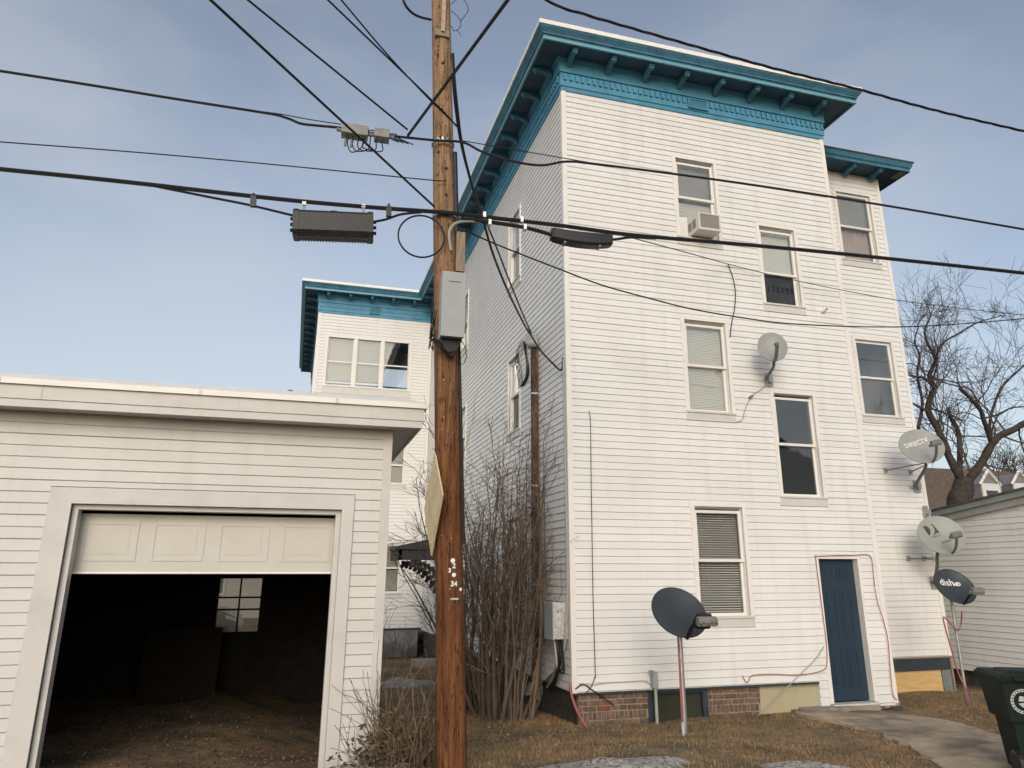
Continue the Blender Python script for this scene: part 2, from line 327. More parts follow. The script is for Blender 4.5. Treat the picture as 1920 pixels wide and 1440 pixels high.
def siding(wall, u0, u1, z0, z1, h, openings, parent=None, joined=None, d=0, minlen=.01, BOARD=BOARD):
    """rows of lap siding; individual objects under parent, or all into the MB 'joined'"""
    n = max(1, round((z1-z0)/h)); h = (z1-z0)/n
    for i in range(n):
        a, b = z0+i*h, z0+(i+1)*h
        pieces = []
        us = sorted(set([u0, u1]+[v for o in openings for v in (o[0], o[1]) if u0 < v < u1]))
        segs = []
        for p, q in zip(us[:-1], us[1:]):
            mid = (p+q)/2; zz = [(a, b)]
            for o in openings:
                if o[0] < mid < o[1]:
                    nz = []
                    for c, e in zz:
                        if o[3] <= c or o[2] >= e: nz.append((c, e)); continue
                        if o[2] > c: nz.append((c, o[2]))
                        if o[3] < e: nz.append((o[3], e))
                    zz = nz
            for c, e in zz:
                if e-c > .012: segs.append([p, q, c, e])
        out = []
        for s in segs:
            for t in out:
                if abs(t[1]-s[0]) < 1e-6 and abs(t[2]-s[2]) < 1e-6 and abs(t[3]-s[3]) < 1e-6: t[1] = s[1]; break
            else: out.append(s)
        for p, q, c, e in out:
            if q-p < minlen: continue
            if joined is not None:
                vs = [wall.pt(u, dd+d, z) for (u, dd, z) in ((p,.007,c),(q,.007,c),(q,.004,e),(p,.004,e),(p,0,c),(q,0,c),(q,0,e),(p,0,e),(p,.0165,c+.075*h),(q,.0165,c+.075*h))]
                joined.add(vs, [(0,1,9,8),(8,9,2,3),(0,4,5,1),(3,2,6,7),(0,8,3,7,4),(1,5,6,2,9)])
            else:
                if wall.k == 'f': link('siding_board', BOARD, parent, loc=(p, wall.pl-d, c), scale=(q-p, random.uniform(.88, 1.14), e-c), rot=(0, random.uniform(-.0007, .0007), 0))
                elif wall.k == 'l': link('siding_board', BOARD, parent, loc=(wall.pl-d, q, c), rot=(0,0,-math.pi/2), scale=(q-p, 1, e-c))
                else: link('siding_board', BOARD, parent, loc=(wall.pl+d, p, c), rot=(0,0,math.pi/2), scale=(q-p, 1, e-c))

def window(house, wall, u0, u1, z0, z1, style='plain', upper=GLASS, lower=GLASS, cw=.055, trim=TRIM, apron=.12, apron_mat=GTRIM, split=.5, name='window', sash_mat=None, top_gap=.0):
    """double hung window; returns the wall opening (u0,u1,z0,z1)"""
    sm = sash_mat or trim
    o0, o1, p0, p1 = u0+cw, u1-cw, z0+apron+.028, z1-cw
    m = MB(); B = lambda *a: wall.box(m, *a)
    B(u0, o0, -.01, .03, z0+apron+.03, z1); B(o1, u1, -.01, .03, z0+apron+.03, z1); B(o0, o1, -.01, .03, p1, z1)
    B(u0-.012, u0, -.01, .021, z0, z1+.012); B(u1, u1+.012, -.01, .021, z0, z1+.012); B(u0, u1, -.01, .021, z1, z1+.012)
    B(o0-.01, o0+.012, -.13, -.012, p0, p1); B(o1-.012, o1+.01, -.13, -.012, p0, p1); B(o0+.012, o1-.012, -.13, -.012, p1-.014, p1+.01)
    fr = m.build(name, trim, house)
    m = MB(); B = lambda *a: wall.box(m, *a)
    B(u0-.004, u1+.004, -.008, .024, z0+.002, z0+apron); B(u0-.006, u1+.006, -.14, .042, z0+apron, z0+apron+.029)
    m.build('sill', apron_mat, fr)
    zm = p0+(p1-p0)*split
    def sash(a, b, d, t, nm, gm):
        m = MB(); B = lambda *q: wall.box(m, *q); x0, x1 = o0+.013, o1-.013
        B(x0, x0+t, d-.03, d, a, b); B(x1-t, x1, d-.03, d, a, b); B(x0+t, x1-t, d-.03, d, b-t, b); B(x0+t, x1-t, d-.03, d, a, a+t)
        s = m.build(nm, sm, fr)
        m = MB(); wall.box(m, x0+t, x1-t, d-.018, d-.014, a+t, b-t); m.build('pane', gm, fr)
    sash(zm-.018, p1-.016-top_gap, -.022, .04, 'sash', upper)
    sash(p0+.002, zm+.02, -.058, .042, 'sash', lower)
    def blind(a, b, kind, mt, d=-.118):
        m = MB(); x0, x1 = o0+.03, o1-.03
        if kind == 'venetian':
            z = b-.03; wall.box(m, x0, x1, d-.012, d+.012, b-.025, b)
            while z > a+.01:
                m.add([wall.pt(x0, d+.009, z), wall.pt(x1, d+.009, z), wall.pt(x1, d-.009, z+.016), wall.pt(x0, d-.009, z+.016)], [(0,1,2,3)]); z -= .034
            for q in (.18, .82): wall.box(m, x0+(x1-x0)*q-.002, x0+(x1-x0)*q+.002, d-.002, d+.002, a, b)
        elif kind == 'pleat':
            n = int((b-a)/.026); 
            for i in range(n):
                za, zb = a+(b-a)*i/n, a+(b-a)*(i+1)/n; zc = (za+zb)/2
                m.add([wall.pt(x0, d, za), wall.pt(x1, d, za), wall.pt(x1, d+.010, zc), wall.pt(x0, d+.010, zc), wall.pt(x1, d, zb), wall.pt(x0, d, zb)], [(0,1,2,3),(3,2,4,5)])
        elif kind == 'curtain':
            n = 40
            pts = [(x0+(x1-x0)*i/n, d-.02+.018*math.sin(i*1.1+.6*math.sin(i*.7))) for i in range(n+1)]
            m.add([wall.pt(u, dd, z) for z in (a, b) for u, dd in pts], [(i, i+1, n+2+i, n+1+i) for i in range(n)])
        else: wall.box(m, x0, x1, d-.003, d, a, b); wall.box(m, x0, x1, d-.004, d+.010, a-.02, a)
        m.build('blind' if kind != 'curtain' else 'curtain', mt, fr)
    H = p1-p0
    if style == 'venetian': blind(p0, p1, 'venetian', BLIND)
    if style == 'pleat': blind(p0+.01, p1, 'pleat', SHADEW)
    if style == 'w1': blind(zm-.02, p1, 'shade', SHADEG); blind(p0, zm-.05, 'pleat', SHADEW, -.130)
    if style == 'w2': blind(zm+.005, p1, 'shade', SHADEW); blind(p0, zm, 'curtain', SHADEG)
    if style == 'w4': blind(p0, zm, 'shade', DKSH, -.10)  # no blind here: grey panel added to lighten the black lower pane
    if style == 'upshade': blind(zm, p1, 'shade', SHADEW)
    if style == 'shade': blind(p0+H*.06, p1, 'shade', SHADEM)
    if style == 'grey_pink': blind(zm, p1, 'shade', SHADEG); blind(p0, zm+.02, 'curtain', CURT, -.135)
    return (o0, o1, p0, p1), fr
def sweep(mb, path, prof):
    """closed profile [(offset_out, z)] swept along an open 2-D path with mitred corners; outward = left of travel"""
    P = [Vector(p) for p in path]; n = len(P); rings = []
    for off, z in prof:
        r = []
        for i in range(n):
            ds = []
            if i > 0: ds.append((P[i]-P[i-1]).normalized())
            if i < n-1: ds.append((P[i+1]-P[i]).normalized())
            ns = [Vector((-d.y, d.x)) for d in ds]
            if len(ns) == 1: q = P[i]+ns[0]*off
            else:
                b = (ns[0]+ns[1]); q = P[i]+b*(off/(1+ns[0].dot(ns[1])))
            r.append((q.x, q.y, z))
        rings.append(r)
    k = len(prof); vs = [rings[j][i] for i in range(n) for j in range(k)]
    fs = [(i*k+j, i*k+(j+1)%k, (i+1)*k+(j+1)%k, (i+1)*k+j) for i in range(n-1) for j in range(k)]
    fs += [tuple(range(k-1,-1,-1)), tuple((n-1)*k+j for j in range(k))]
    mb.add(vs, fs)

# ------------------------------------------------------------------ THE HOUSE
HX0, HX1, HY, BY, WY, WX = 3.65, 8.81, 9.95, 11.25, 22.37, .12
BX1 = 11.235
house = thing('house', 'white three-storey clapboard house with teal bracketed cornice and blue side door', 'house', (6.2, HY, -.2))
fw = Wall('f', HY+.016); lw = Wall('l', HX0+.016); bw = Wall('f', BY+.016); ww = Wall('f', WY+.016)
SZ0, SZ1, COURSE = .178, 9.43, .1016
FO = []   # front openings for siding (outer casing)
wins = [(5.64,6.48,6.887,8.56,'w1',GLASS,GLASS,TRIM,GTRIM,.51),(7.17,7.98,5.87,7.495,'w2',GLASS,SCREEN,TRIM,GTRIM,.40),(5.605,6.45,3.935,5.625,'pleat',GLASS,GLASS,TRIM,GTRIM,.5),
        (7.125,7.975,2.68,4.52,'w4',GLASS,DKGL,TRIM,GTRIM,.5),(5.565,6.48,.94,2.69,'venetian',GLASS,GLASS,TRIM,GTRIM,.5)]
holes = []; wobj = []
for (a,b,c,d,st,ug,lg,tm,am,sp) in wins:
    op, o = window(house, fw, a, b, c, d, st, ug, lg, trim=tm, apron_mat=am, split=sp, top_gap=.035); holes.append(op); wobj.append(o); FO.append((a-.012, b+.012, c, d+.012))
DX0, DX1, DZ0, DZ1 = 7.66, 8.44, -.165, 1.925
holes.append((DX0, DX1, -.3, DZ1)); FO.append((DX0-.035, DX1+.012, -.4, DZ1+.03))
m = MB(); slab(fw, HX0+.02, HX1-.02, SZ0-.01, 9.6, holes, -.13, -.0005, m); fwall = m.build('front_wall', VIN, house)
siding(fw, HX0+.075, HX1-.078, SZ0, SZ1, COURSE, FO, fwall)
# low strips beside the door
m = MB(); fw.box(m, 7.47, 7.64, -.13, -.0005, -.2, SZ0-.011); fw.box(m, 8.45, HX1-.02, -.13, -.0005, -.2, SZ0-.011); m.build('door_side_panel', VIN, house)
siding(fw, 7.47, 7.622, -.16, SZ0, COURSE, [], fwall); siding(fw, 8.455, HX1-.078, -.165, SZ0, COURSE, [], fwall)
# corner posts
m = MB(); m.prism([(HX0-.004,HY-.006),(HX0+.076,HY-.006),(HX0+.076,HY+.02),(HX0+.02,HY+.02),(HX0+.02,HY+.08),(HX0-.004,HY+.08)], lambda p,q,t: (p,q,t), SZ0-.01, 9.46); m.build('corner_post', TRIM, house)
m = MB(); m.box(HX1-.078, HX1+.006, HY-.006, HY+.09, -.17, 9.50); m.build('corner_post', TRIM, house)
m = MB(); m.box(BX1-.075, BX1+.006, BY-.006, BY+.09, .295, 9.72); m.build('corner_post', TRIM, house)
m = MB(); m.box(WX-.004, WX+.10, WY-.006, WY+.12, .22, 9.46); m.build('corner_post', TRIM, house)
m = MB(); m.box(HX0-.06, HX0-.001, WY-.05, WY+.01, .22, 9.35); m.build('corner_post', TRIM, house)
# door
dr = MB(); lx0, lx1 = DX0+.035, DX1-.035; fw.box(dr, lx0, lx1, -.145, -.10, DZ0+.045, DZ1-.03)
door = dr.build('door', DOORB, house)
for (a, b) in ((.62, .80), (.30, .585), (.03, .26)):
    pass
dh = DZ1-.03-(DZ0+.045)
for (z0, z1) in ((.845, .945), (.405, .785), (.085, .345)):
    for (q0, q1) in ((.15, .45), (.55, .85)):
        m = MB(); a, b = lx0+(lx1-lx0)*q0, lx0+(lx1-lx0)*q1; c, d = DZ0+.045+dh*z0, DZ0+.045+dh*z1
        for (u0,u1,v0,v1) in ((a,b,c,c+.022),(a,b,d-.022,d),(a,a+.022,c+.022,d-.022),(b-.022,b,c+.022,d-.022)): fw.box(m, u0, u1, -.1005, -.094, v0, v1)
        fw.box(m, a+.05, b-.05, -.1005, -.092, c+.05, d-.05)
        m.build('panel', DOORB, door)
m = MB(); fw.box(m, DX0-.035, DX0+.034, -.15, .012, DZ0+.03, DZ1-.031); fw.box(m, DX1-.034, DX1+.012, -.15, .012, DZ0+.03, DZ1-.031); fw.box(m, DX0-.035, DX1+.012, -.15, .012, DZ1-.03, DZ1+.03); m.build('door_frame', TRIM, house)
m = MB(); fw.box(m, DX0, DX1, -.16, .05, DZ0-.005, DZ0+.022); m.build('threshold', GTRIM, house)
m = MB(); fw.box(m, DX0-.03, DX1+.03, -.14, .04, DZ0-.09, DZ0-.006); m.build('door_step', CONC, house)

# left wall
LO = []; lholes = []
for (a,b,c,d,st,ug,lg) in ((12.36,13.22,6.94,8.56,'none',GLASS,DKGL),(12.36,13.20,4.02,5.61,'upshade',GLASS,SCREEN),(12.40,13.25,.96,2.66,'none',GLASS,DKGL),(16.9,17.75,4.0,5.60,'upshade',GLASS,DKGL),(16.9,17.75,6.94,8.5,'none',GLASS,DKGL)):
    op, o = window(house, lw, a, b, c, d, st, ug, lg, top_gap=.03); lholes.append(op); LO.append((a-.012, b+.012, c, d+.012))
m = MB(); slab(lw, HY+.02, WY+.02, SZ0-.01, 9.6, lholes, -.13, -.0005, m); lwall = m.build('left_wall', VIN, house)
LH = (SZ1-SZ0)/91
siding(lw, HY+.08, 12.348, SZ0, SZ0+80*LH, LH, [], lwall)
J = MB(); siding(lw, HY+.08, 12.348, SZ0+80*LH, SZ1, LH, [], joined=J); siding(lw, 12.348, WY-.05, SZ0, SZ1, COURSE, LO, joined=J); tag(J.build('siding', VIN, lwall), kind='stuff')

# bay (set-back enclosed porch tower)
BZ0, BZ1 = .305, 9.72
BO = []; bholes = []
for (a,b,c,d,st,ug,lg) in ((10.05,11.0,7.60,9.31,'grey_pink',GLASS,GLASS),(10.03,10.985,4.40,6.10,'none',GLASS,GLASS)):
    op, o = window(house, bw, a, b, c, d, st, ug, lg); bholes.append(op); BO.append((a-.012, b+.012, c, d+.012))
m = MB(); slab(bw, HX1+.01, BX1-.02, BZ0-.01, 9.9, bholes, -.13, -.0005, m); bwall = m.build('porch_tower_wall', VIN, house)
J = MB(); siding(bw, HX1+.01, BX1-.075, BZ0, BZ1, COURSE, BO, joined=J); tag(J.build('siding', VIN, bwall), kind='stuff')
m = MB(); m.box(BX1-.15, BX1-.002, BY+.09, 16, -.3, 9.9); m.build('porch_tower_side', VIN, house)
# bay base: dark timber frame and plywood
m = MB(); bw.box(m, HX1+.02, BX1, -.10, .004, .075, .275); m.build('sill_beam', DKBLUE, house)
m = MB(); bw.box(m, HX1+.02, BX1+.03, -.02, .03, .272, .293); m.build('drip_board', OLDWOOD, house)
m = MB(); bw.box(m, 9.0, 11.0, -.10, -.035, -.33, .07); m.build('plywood_board', PLY, house)
m = MB(); bw.box(m, 11.002, 11.19, -.10, -.01, -.36, .073); m.build('base_post', mat('grey_painted_post', (.17,.19,.19), .7, var=.2, scale=10), house)
m = MB(); m.box(11.195, 11.23, BY-.0, BY+.5, -.4, .29); m.build('base_post', OLDWOOD, house)

# wing
WO = []; wholes = []
# triple window
m = MB(); tz0, tz1, tu0, tu1 = 7.12, 8.74, .41, 3.03
op = (tu0+.07, tu1-.07, tz0+.05, tz1-.07); wholes.append(op); WO.append((tu0, tu1, tz0-.22, tz1))
B = lambda *a: ww.box(m, *a)
B(tu0, tu0+.07, -.02, .03, tz0, tz1); B(tu1-.07, tu1, -.02, .03, tz0, tz1); B(tu0+.07, tu1-.07, -.02, .03, tz1-.07, tz1); B(tu0+.07, tu1-.07, -.02, .04, tz0, tz0+.05)
k = (tu1-tu0-.14)/3
for i in (1, 2): B(tu0+.07+k*i-.05, tu0+.07+k*i+.05, -.03, .025, tz0+.05, tz1-.07)
tw = m.build('triple_window', TRIM, house)
m = MB(); ww.box(m, tu0-.02, tu1+.02, -.01, .02, tz0-.22, tz0-.002); m.build('sill', GTRIM, tw)
for i in range(3):
    a, b = tu0+.07+k*i+(.051 if i else 0), tu0+.07+k*(i+1)-(.051 if i < 2 else 0); zc = (tz0+tz1)/2-.02
    m = MB(); ww.box(m, a, b, -.05, -.02, zc-.02, zc+.02); 
    for q in (a, b-.025): ww.box(m, q, q+.025, -.05, -.02, tz0+.05, zc-.02); ww.box(m, q, q+.025, -.05, -.02, zc+.02, tz1-.07)
    m.build('sash', TRIM, tw)
    for (c, d) in ((tz0+.05, zc-.02), (zc+.02, tz1-.07)):
        m = MB(); ww.box(m, a+.025, b-.025, -.036, -.032, c, d); m.build('pane', GLASS, tw)
    if i < 2:
        m = MB(); ww.box(m, a, b, -.13, -.126, tz0+(.18 if i == 0 else .2), tz1-.07); ww.box(m, a+.02, b-.02, -.125, -.10, tz0+.22, tz0+.25); m.build('blind', SHADEM, tw)
    else:
        m = MB(); m.add([ww.pt(a,-.13,tz1-.07), ww.pt(a+.3,-.13,tz1-.07), ww.pt(a+.02,-.13,tz0+.5), ww.pt(a,-.13,tz0+.3)], [(0,1,2,3)]); m.build('curtain', SHADEM, tw)  # slanting grey piece standing in for the diagonal reflection in this pane
for (a,b,c,d,st) in ((2.2,3.04,4.12,5.45,'shade'),(2.2,3.04,1.03,2.60,'shade')):
    op, o = window(house, ww, a, b, c, d, st); wholes.append(op); WO.append((a-.012, b+.012, c, d+.012))
m = MB(); slab(ww, WX+.02, HX0, .21, 9.6, wholes, -.13, -.0005, m); wwall = m.build('wing_wall', VIN, house)
J = MB(); siding(ww, WX+.10, HX0-.05, .225, SZ1, COURSE, WO, joined=J); tag(J.build('siding', VIN, wwall), kind='stuff')
m = MB(); m.box(WX+.002, WX+.13, WY+.12, 32, .21, 9.6); m.build('wing_side', VIN, house)
m = MB(); ww.box(m, WX, HX0-.002, -.1, .03, .17, .222); m.build('base_board', DKBLUE, house)
m = MB(); m.box(HX1-.16, HX1-.03, HY+.14, 32, -.3, 9.6); m.box(WX+.14, HX1-.03, 31.9, 32, -.3, 9.6); m.build('rear_walls', VIN, house)
m = MB(); m.box(HX0+.15, HX1-.2, HY+.15, 31.8, 3.2, 3.3); m.box(HX0+.15, HX1-.2, HY+.15, 31.8, 6.3, 6.4); m.build('floors', DARKIN, house)
m = MB(); m.box(HX0+.15, HX1-.2, 15.4, 15.5, -.3, 9.6); m.build('partition', DARKIN, house)

# cornice all round
PATH = [(HX1,31), (HX1,HY), (HX0,HY), (HX0,WY), (WX,WY), (WX,32)]
m = MB(); sweep(m, PATH, [(-.05,9.425),(.012,9.425),(.012,9.50),(.030,9.505),(.030,9.60),(.022,9.61),(.022,9.76),(.05,9.765),(.05,9.965),(.09,10.019),(-.05,10.019)]); m.build('frieze', TEAL, house)
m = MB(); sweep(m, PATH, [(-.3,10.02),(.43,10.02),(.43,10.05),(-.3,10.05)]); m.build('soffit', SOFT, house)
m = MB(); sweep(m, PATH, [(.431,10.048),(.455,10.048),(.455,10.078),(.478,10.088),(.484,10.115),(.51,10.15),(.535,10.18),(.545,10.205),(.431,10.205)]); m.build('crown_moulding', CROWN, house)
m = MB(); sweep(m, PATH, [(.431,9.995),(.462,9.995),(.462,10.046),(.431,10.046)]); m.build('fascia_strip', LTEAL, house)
m = MB(); sweep(m, PATH, [(.30,10.207),(.556,10.207),(.556,10.285),(.50,10.30),(.30,10.30)]); m.build('roof_edge', ROOFW, house)
m = MB(); m.add([(HX1+.4,31.5,10.29),(HX1+.4,HY-.4,10.29),(HX0-.4,HY-.4,10.29),(HX0-.4,WY-.4,10.29),(WX-.4,WY-.4,10.29),(WX-.4,31.5,10.29)], [(0,1,2,3,4,5)]); m.build('roof', ROOFW, house)
def dent(mb, wall, u0, u1, gap=None):
    u = u0
    while u < u1:
        if not gap or u+.053 < gap[0] or u > gap[1]: wall.box(mb, u, u+.053, .020, .052, 9.615, 9.735)
        u += .106
F0 = Wall('f', HY); L0 = Wall('l', HX0); W0 = Wall('f', WY); B0 = Wall('f', BY)
m = MB(); dent(m, F0, HX0+.03, HX1-.03, (5.98, 6.41)); tag(m.build('dentils', TEAL, house), kind='stuff')
m = MB(); dent(m, L0, HY+.06, WY-.06); tag(m.build('dentils', TEAL, house), kind='stuff')
m = MB(); dent(m, W0, WX+.03, HX0-.06, (1.62, 2.02)); tag(m.build('dentils', TEAL, house), kind='stuff')
BP = [(.06,0),(.40,0),(.40,-.05),(.375,-.065),(.37,-.09),(.345,-.105),(.30,-.085),(.24,-.08),(.17,-.10),(.10,-.14),(.06,-.16)]
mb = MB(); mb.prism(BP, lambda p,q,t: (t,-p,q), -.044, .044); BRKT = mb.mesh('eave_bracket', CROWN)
for x in (3.77,4.47,5.16,5.84,6.535,7.24,7.935,8.64): link('eave_bracket', BRKT, house, loc=(x, HY, 10.019))
for i in range(17): link('eave_bracket', BRKT, house, loc=(HX0, 10.25+.70*i, 10.019), rot=(0,0,-math.pi/2))
for i in range(5): link('eave_bracket', BRKT, house, loc=(WX+.25+.66*i, WY, 10.019))
for i in range(12): link('eave_bracket', BRKT, house, loc=(WX, WY+.3+.7*i, 10.019), rot=(0,0,-math.pi/2))
def vent(wall, a, b, c, d, mt):
    m = MB()
    for q in ((a,b,c,c+.02),(a,b,d-.02,d),(a,a+.02,c+.02,d-.02),(b-.02,b,c+.02,d-.02)): wall.box(m, q[0], q[1], .02, .07, q[2], q[3])
    n = 15
    for i in range(n): u = a+.02+(b-a-.04)*(i+.5)/n; wall.box(m, u-.006, u+.006, .022, .06, c+.02, d-.02)
    v = m.build('vent', mt, house)
    m = MB(); wall.box(m, a+.02, b-.02, .024, .028, c+.02, d-.02); m.build('backing', BLK, v)
vent(F0, 6.0, 6.39, 9.53, 9.725, TEAL); vent(W0, 1.64, 2.0, 9.53, 9.74, TEAL)
# bay roof
BPATH = [(BX1,17), (BX1,BY), (HX1+.02,BY)]
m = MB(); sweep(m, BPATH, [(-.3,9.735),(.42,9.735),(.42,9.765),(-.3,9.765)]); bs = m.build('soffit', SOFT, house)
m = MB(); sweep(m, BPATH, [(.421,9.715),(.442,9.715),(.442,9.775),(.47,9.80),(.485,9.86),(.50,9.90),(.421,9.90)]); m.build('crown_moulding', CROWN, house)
m = MB(); sweep(m, BPATH, [(.2,9.902),(.515,9.902),(.515,9.925),(.2,9.99)]); m.build('roof_edge', ROOFD, house)
m = MB(); m.add([(BX1+.3,17,9.955),(BX1+.3,BY-.3,9.955),(HX1+.1,BY-.3,9.985),(HX1+.1,17,9.985)], [(0,1,2,3)]); m.build('roof', ROOFD, house)
for x in (10.35, 11.0): link('eave_bracket', BRKT, house, loc=(x, BY, 9.734), scale=(1,1,.8))
m = MB(); m.box(BX1+.24, BX1+.41, BY-.38, BY-.1, 9.722, 9.733); m.build('bare_soffit_patch', OLDWOOD, house)

# foundation
fnds = []
for fa, fb in ((3.76, 4.757), (5.68, 6.50)): fnds.append(MB().box(fa, fb, HY+.06, HY+.35, -.45, SZ0-.012).build('foundation', MORT, house))
m = MB(); m.box(HX0+.09, HX0+.35, HY+.10, WY, -.7, SZ0-.012); m.build('side_foundation', DKSTONE, house)
m = MB(); m.box(6.503, 7.469, HY+.075, HY+.3, -.45, SZ0-.012); m.build('stucco_panel', STUC, house)
m = MB(); m.box(HX0+.02, 7.469, HY-.001, HY+.05, SZ0-.035, SZ0-.012); m.build('shadow_strip', DKBLUE, house)  # dark strip standing in for the shadow line under the siding
mbk = MB(); mbk.add([(0,0,0),(1,0,0),(1,.02,0),(0,.02,0),(.006,-.0,1),(1,0,.97),(1,.02,1),(0,.02,1)], [(0,1,5,4),(3,7,6,2),(0,4,7,3),(1,2,6,5),(4,5,6,7),(0,3,2,1)])
BK = mbk.mesh('brick', BRK); BKR = mbk.mesh('brick', BRKR)
def bricks(x0, x1, fnd):
    z = SZ0-.045
    r = 0
    while z > -.30:
        rowlock = (r == 3)
        hgt, ln = (.088, .050) if rowlock else (.056, .185)
        x = x0-(0 if rowlock else random.random()*.15)
        while x < x1-.02:
            l = ln*(random.uniform(.9, 1.08) if rowlock else random.choice((1, 1, .95, .55)))
            a, b = max(x, x0+.004), min(x+l, x1-.004)
            if b-a > .03:
                mt = BKR if (not rowlock and random.random() < .03) else BK
                link('brick', mt, fnd, loc=(a, HY+.045+random.uniform(-.004, .006), z-hgt+random.uniform(-.003, .003)), rot=(0, random.uniform(-.012, .012), 0), scale=(b-a, 1, hgt))
            x += l+.017
        z -= hgt+.016; r += 1
bricks(3.76, 4.757, fnds[0]); bricks(5.68, 6.50, fnds[1])
m = MB()
for q in ((4.76,4.83,-.25,SZ0-.012),(5.60,5.678,-.25,SZ0-.012),(4.83,5.60,.10,SZ0-.012)): m.box(q[0], q[1], HY+.07, HY+.16, q[2], q[3])
bwn = m.build('basement_window', DKBLUE, house)
m = MB(); m.box(4.83, 5.60, HY+.13, HY+.14, -.25, .10); m.build('panel', mat('dark_board', (.035,.035,.025), .9, var=.2), bwn)
# porch hood on the left wall
hd = MB(); y0, y1 = 17.9, 19.6; hx = 2.35
hd.prism([(HX0,2.62),(hx-.02,2.32),(hx-.02,2.24),(HX0,2.24)], lambda p,q,t: (p,t,q), y0, y1); hood = hd.build('porch_hood', mat('dark_porch_paint', (.035,.032,.032), .7, var=.2), house)
m = MB(); m.box(hx, HX0, y0+.05, y0+.12, 2.0, 2.238); m.box(hx, hx+.07, y0+.05, y1-.05, 2.0, 2.238); m.build('hood_beam', hood.data.materials[0], hood)
for yy in (y0+.085, y1-.085):
    m = MB()
    for i in range(9):
        a = i/8; m.obox((hx+.35+.85*a, yy, 1.95-.62*a*a), (1,0,0), (0,1,0), (0,0,1), .075, .028, .06)
        m.lathe([(.001,-.03),(.05,-.03),(.05,.03),(.001,.03)], (hx+.30+.85*a, yy, 1.88-.62*a*a), (0,1,0), 8)
    m.build('carved_bracket', hood.data.materials[0], hood)

# ------------------------------------------------------------------ things on the house
t = thing('air_conditioner', 'cream window air conditioner in the top-storey window', 'air conditioner', (6.1, HY-.2, 7.06))
ax0, ax1, ay0, ay1, az0, az1 = 5.88, 6.29, HY-.29, HY+.08, 7.055, 7.355
m = MB(); m.box(ax0, ax1, ay0+.01, ay1, az0, az1); m.build('case', ACM, t)
m = MB(); m.box(ax0+.045, ax1-.03, ay0+.002, ay0+.009, az0+.05, az1-.025); m.build('grille', ACG, t)
m = MB()
for q in ((ax0,ax1,az0,az0+.035),(ax0,ax1,az1-.02,az1),(ax0,ax0+.035,az0+.035,az1-.02),(ax1-.025,ax1,az0+.035,az1-.02)): m.box(q[0], q[1], ay0-.006, ay0+.0095, q[2], q[3])
m.build('front_frame', ACM, t)
for s in (0, 1):
    m = MB(); m.box(ax0-.004, ax0-.0005, ay0+.08+.14*s, ay0+.19+.14*s, az0+.07, az1-.08); m.build('side_louver', ACG, t)
m = MB(); m.box(5.70, ax0-.002, HY+.055, HY+.07, 7.04, 7.42); m.box(ax1+.002, 6.42, HY+.055, HY+.07, 7.04, 7.42); m.build('filler_panel', SHADEW, t)
# security camera
c = on(1545, 582, 1, HY-.05); t = thing('security_camera', 'small white security camera on the clapboards beside a stair window', 'camera', c)
m = MB(); m.lathe([(.001,0),(.035,0),(.03,.03),(.001,.035)], (c.x, HY-.001, c.z), (0,-1,0), 12); m.build('mount', TRIM, t)
m = MB(); m.tube([(c.x, HY-.03, c.z), (c.x+.03, HY-.09, c.z+.015)], .022, 10); m.build('barrel', TRIM, t)
m = MB(); m.tube([(c.x+.0302, HY-.0905, c.z+.0151), (c.x+.034, HY-.098, c.z+.017)], .016, 10); m.build('lens', BLK, t)
# weatherhead, service riser
ry = 11.3
t = thing('service_riser', 'rusty brown service riser with grey dome cap on the shaded wall', 'pipe', (3.55, ry, .1))
m = MB(); m.box(3.53, 3.63, ry-.045, ry+.045, .30, 5.30); m.build('riser_duct', RUST, t)
m = MB(); m.box(3.515, 3.64, ry-.055, ry+.055, -.08, .30); m.prism([(3.66,-.02),(3.40,-.02),(3.49,.14),(3.66,.2)], lambda p,q,s: (p,s,q), ry-.06, ry+.06); m.build('foot_box', OLDWOOD, t)
m = MB(); m.lathe([(.13,0),(.135,.06),(.12,.14),(.08,.20),(.001,.225)], (3.53, ry, 5.31), (0,0,1), 16); m.build('dome_cap', mat('grey_plastic', (.34,.35,.36), .4), t, True)
for z in (1.5, 3.0, 4.5):
    m = MB(); m.box(3.52, 3.645, ry-.052, ry+.052, z, z+.03); m.build('strap', GALV, t)
# coil of slack cable at the weatherhead
t = thing('cable_coil', 'coil of slack black cable hanging below the grey dome cap', 'cable', (3.45, ry-.1, 4.6))
for k2 in range(5):
    m = MB(); cc = Vector((3.42-.01*k2, ry-.02+.03*k2, 4.98+.015*k2)); ra, rb = .20+.02*k2, .34+.015*k2
    m.tube([cc+Vector((-.02*math.sin(th*3), ra*math.cos(th), rb*math.sin(th))) for th in np.linspace(0, 2*math.pi, 33)], .008, 5); m.build('loop', BLK if k2 else GREYC, t)
m = MB(); m.tube([Vector((3.40, ry+.20*math.cos(th), 4.98+.34*math.sin(th))) for th in np.linspace(2.0, 3.9, 12)], .022, 7); m.build('taped_section', CLOS, t)
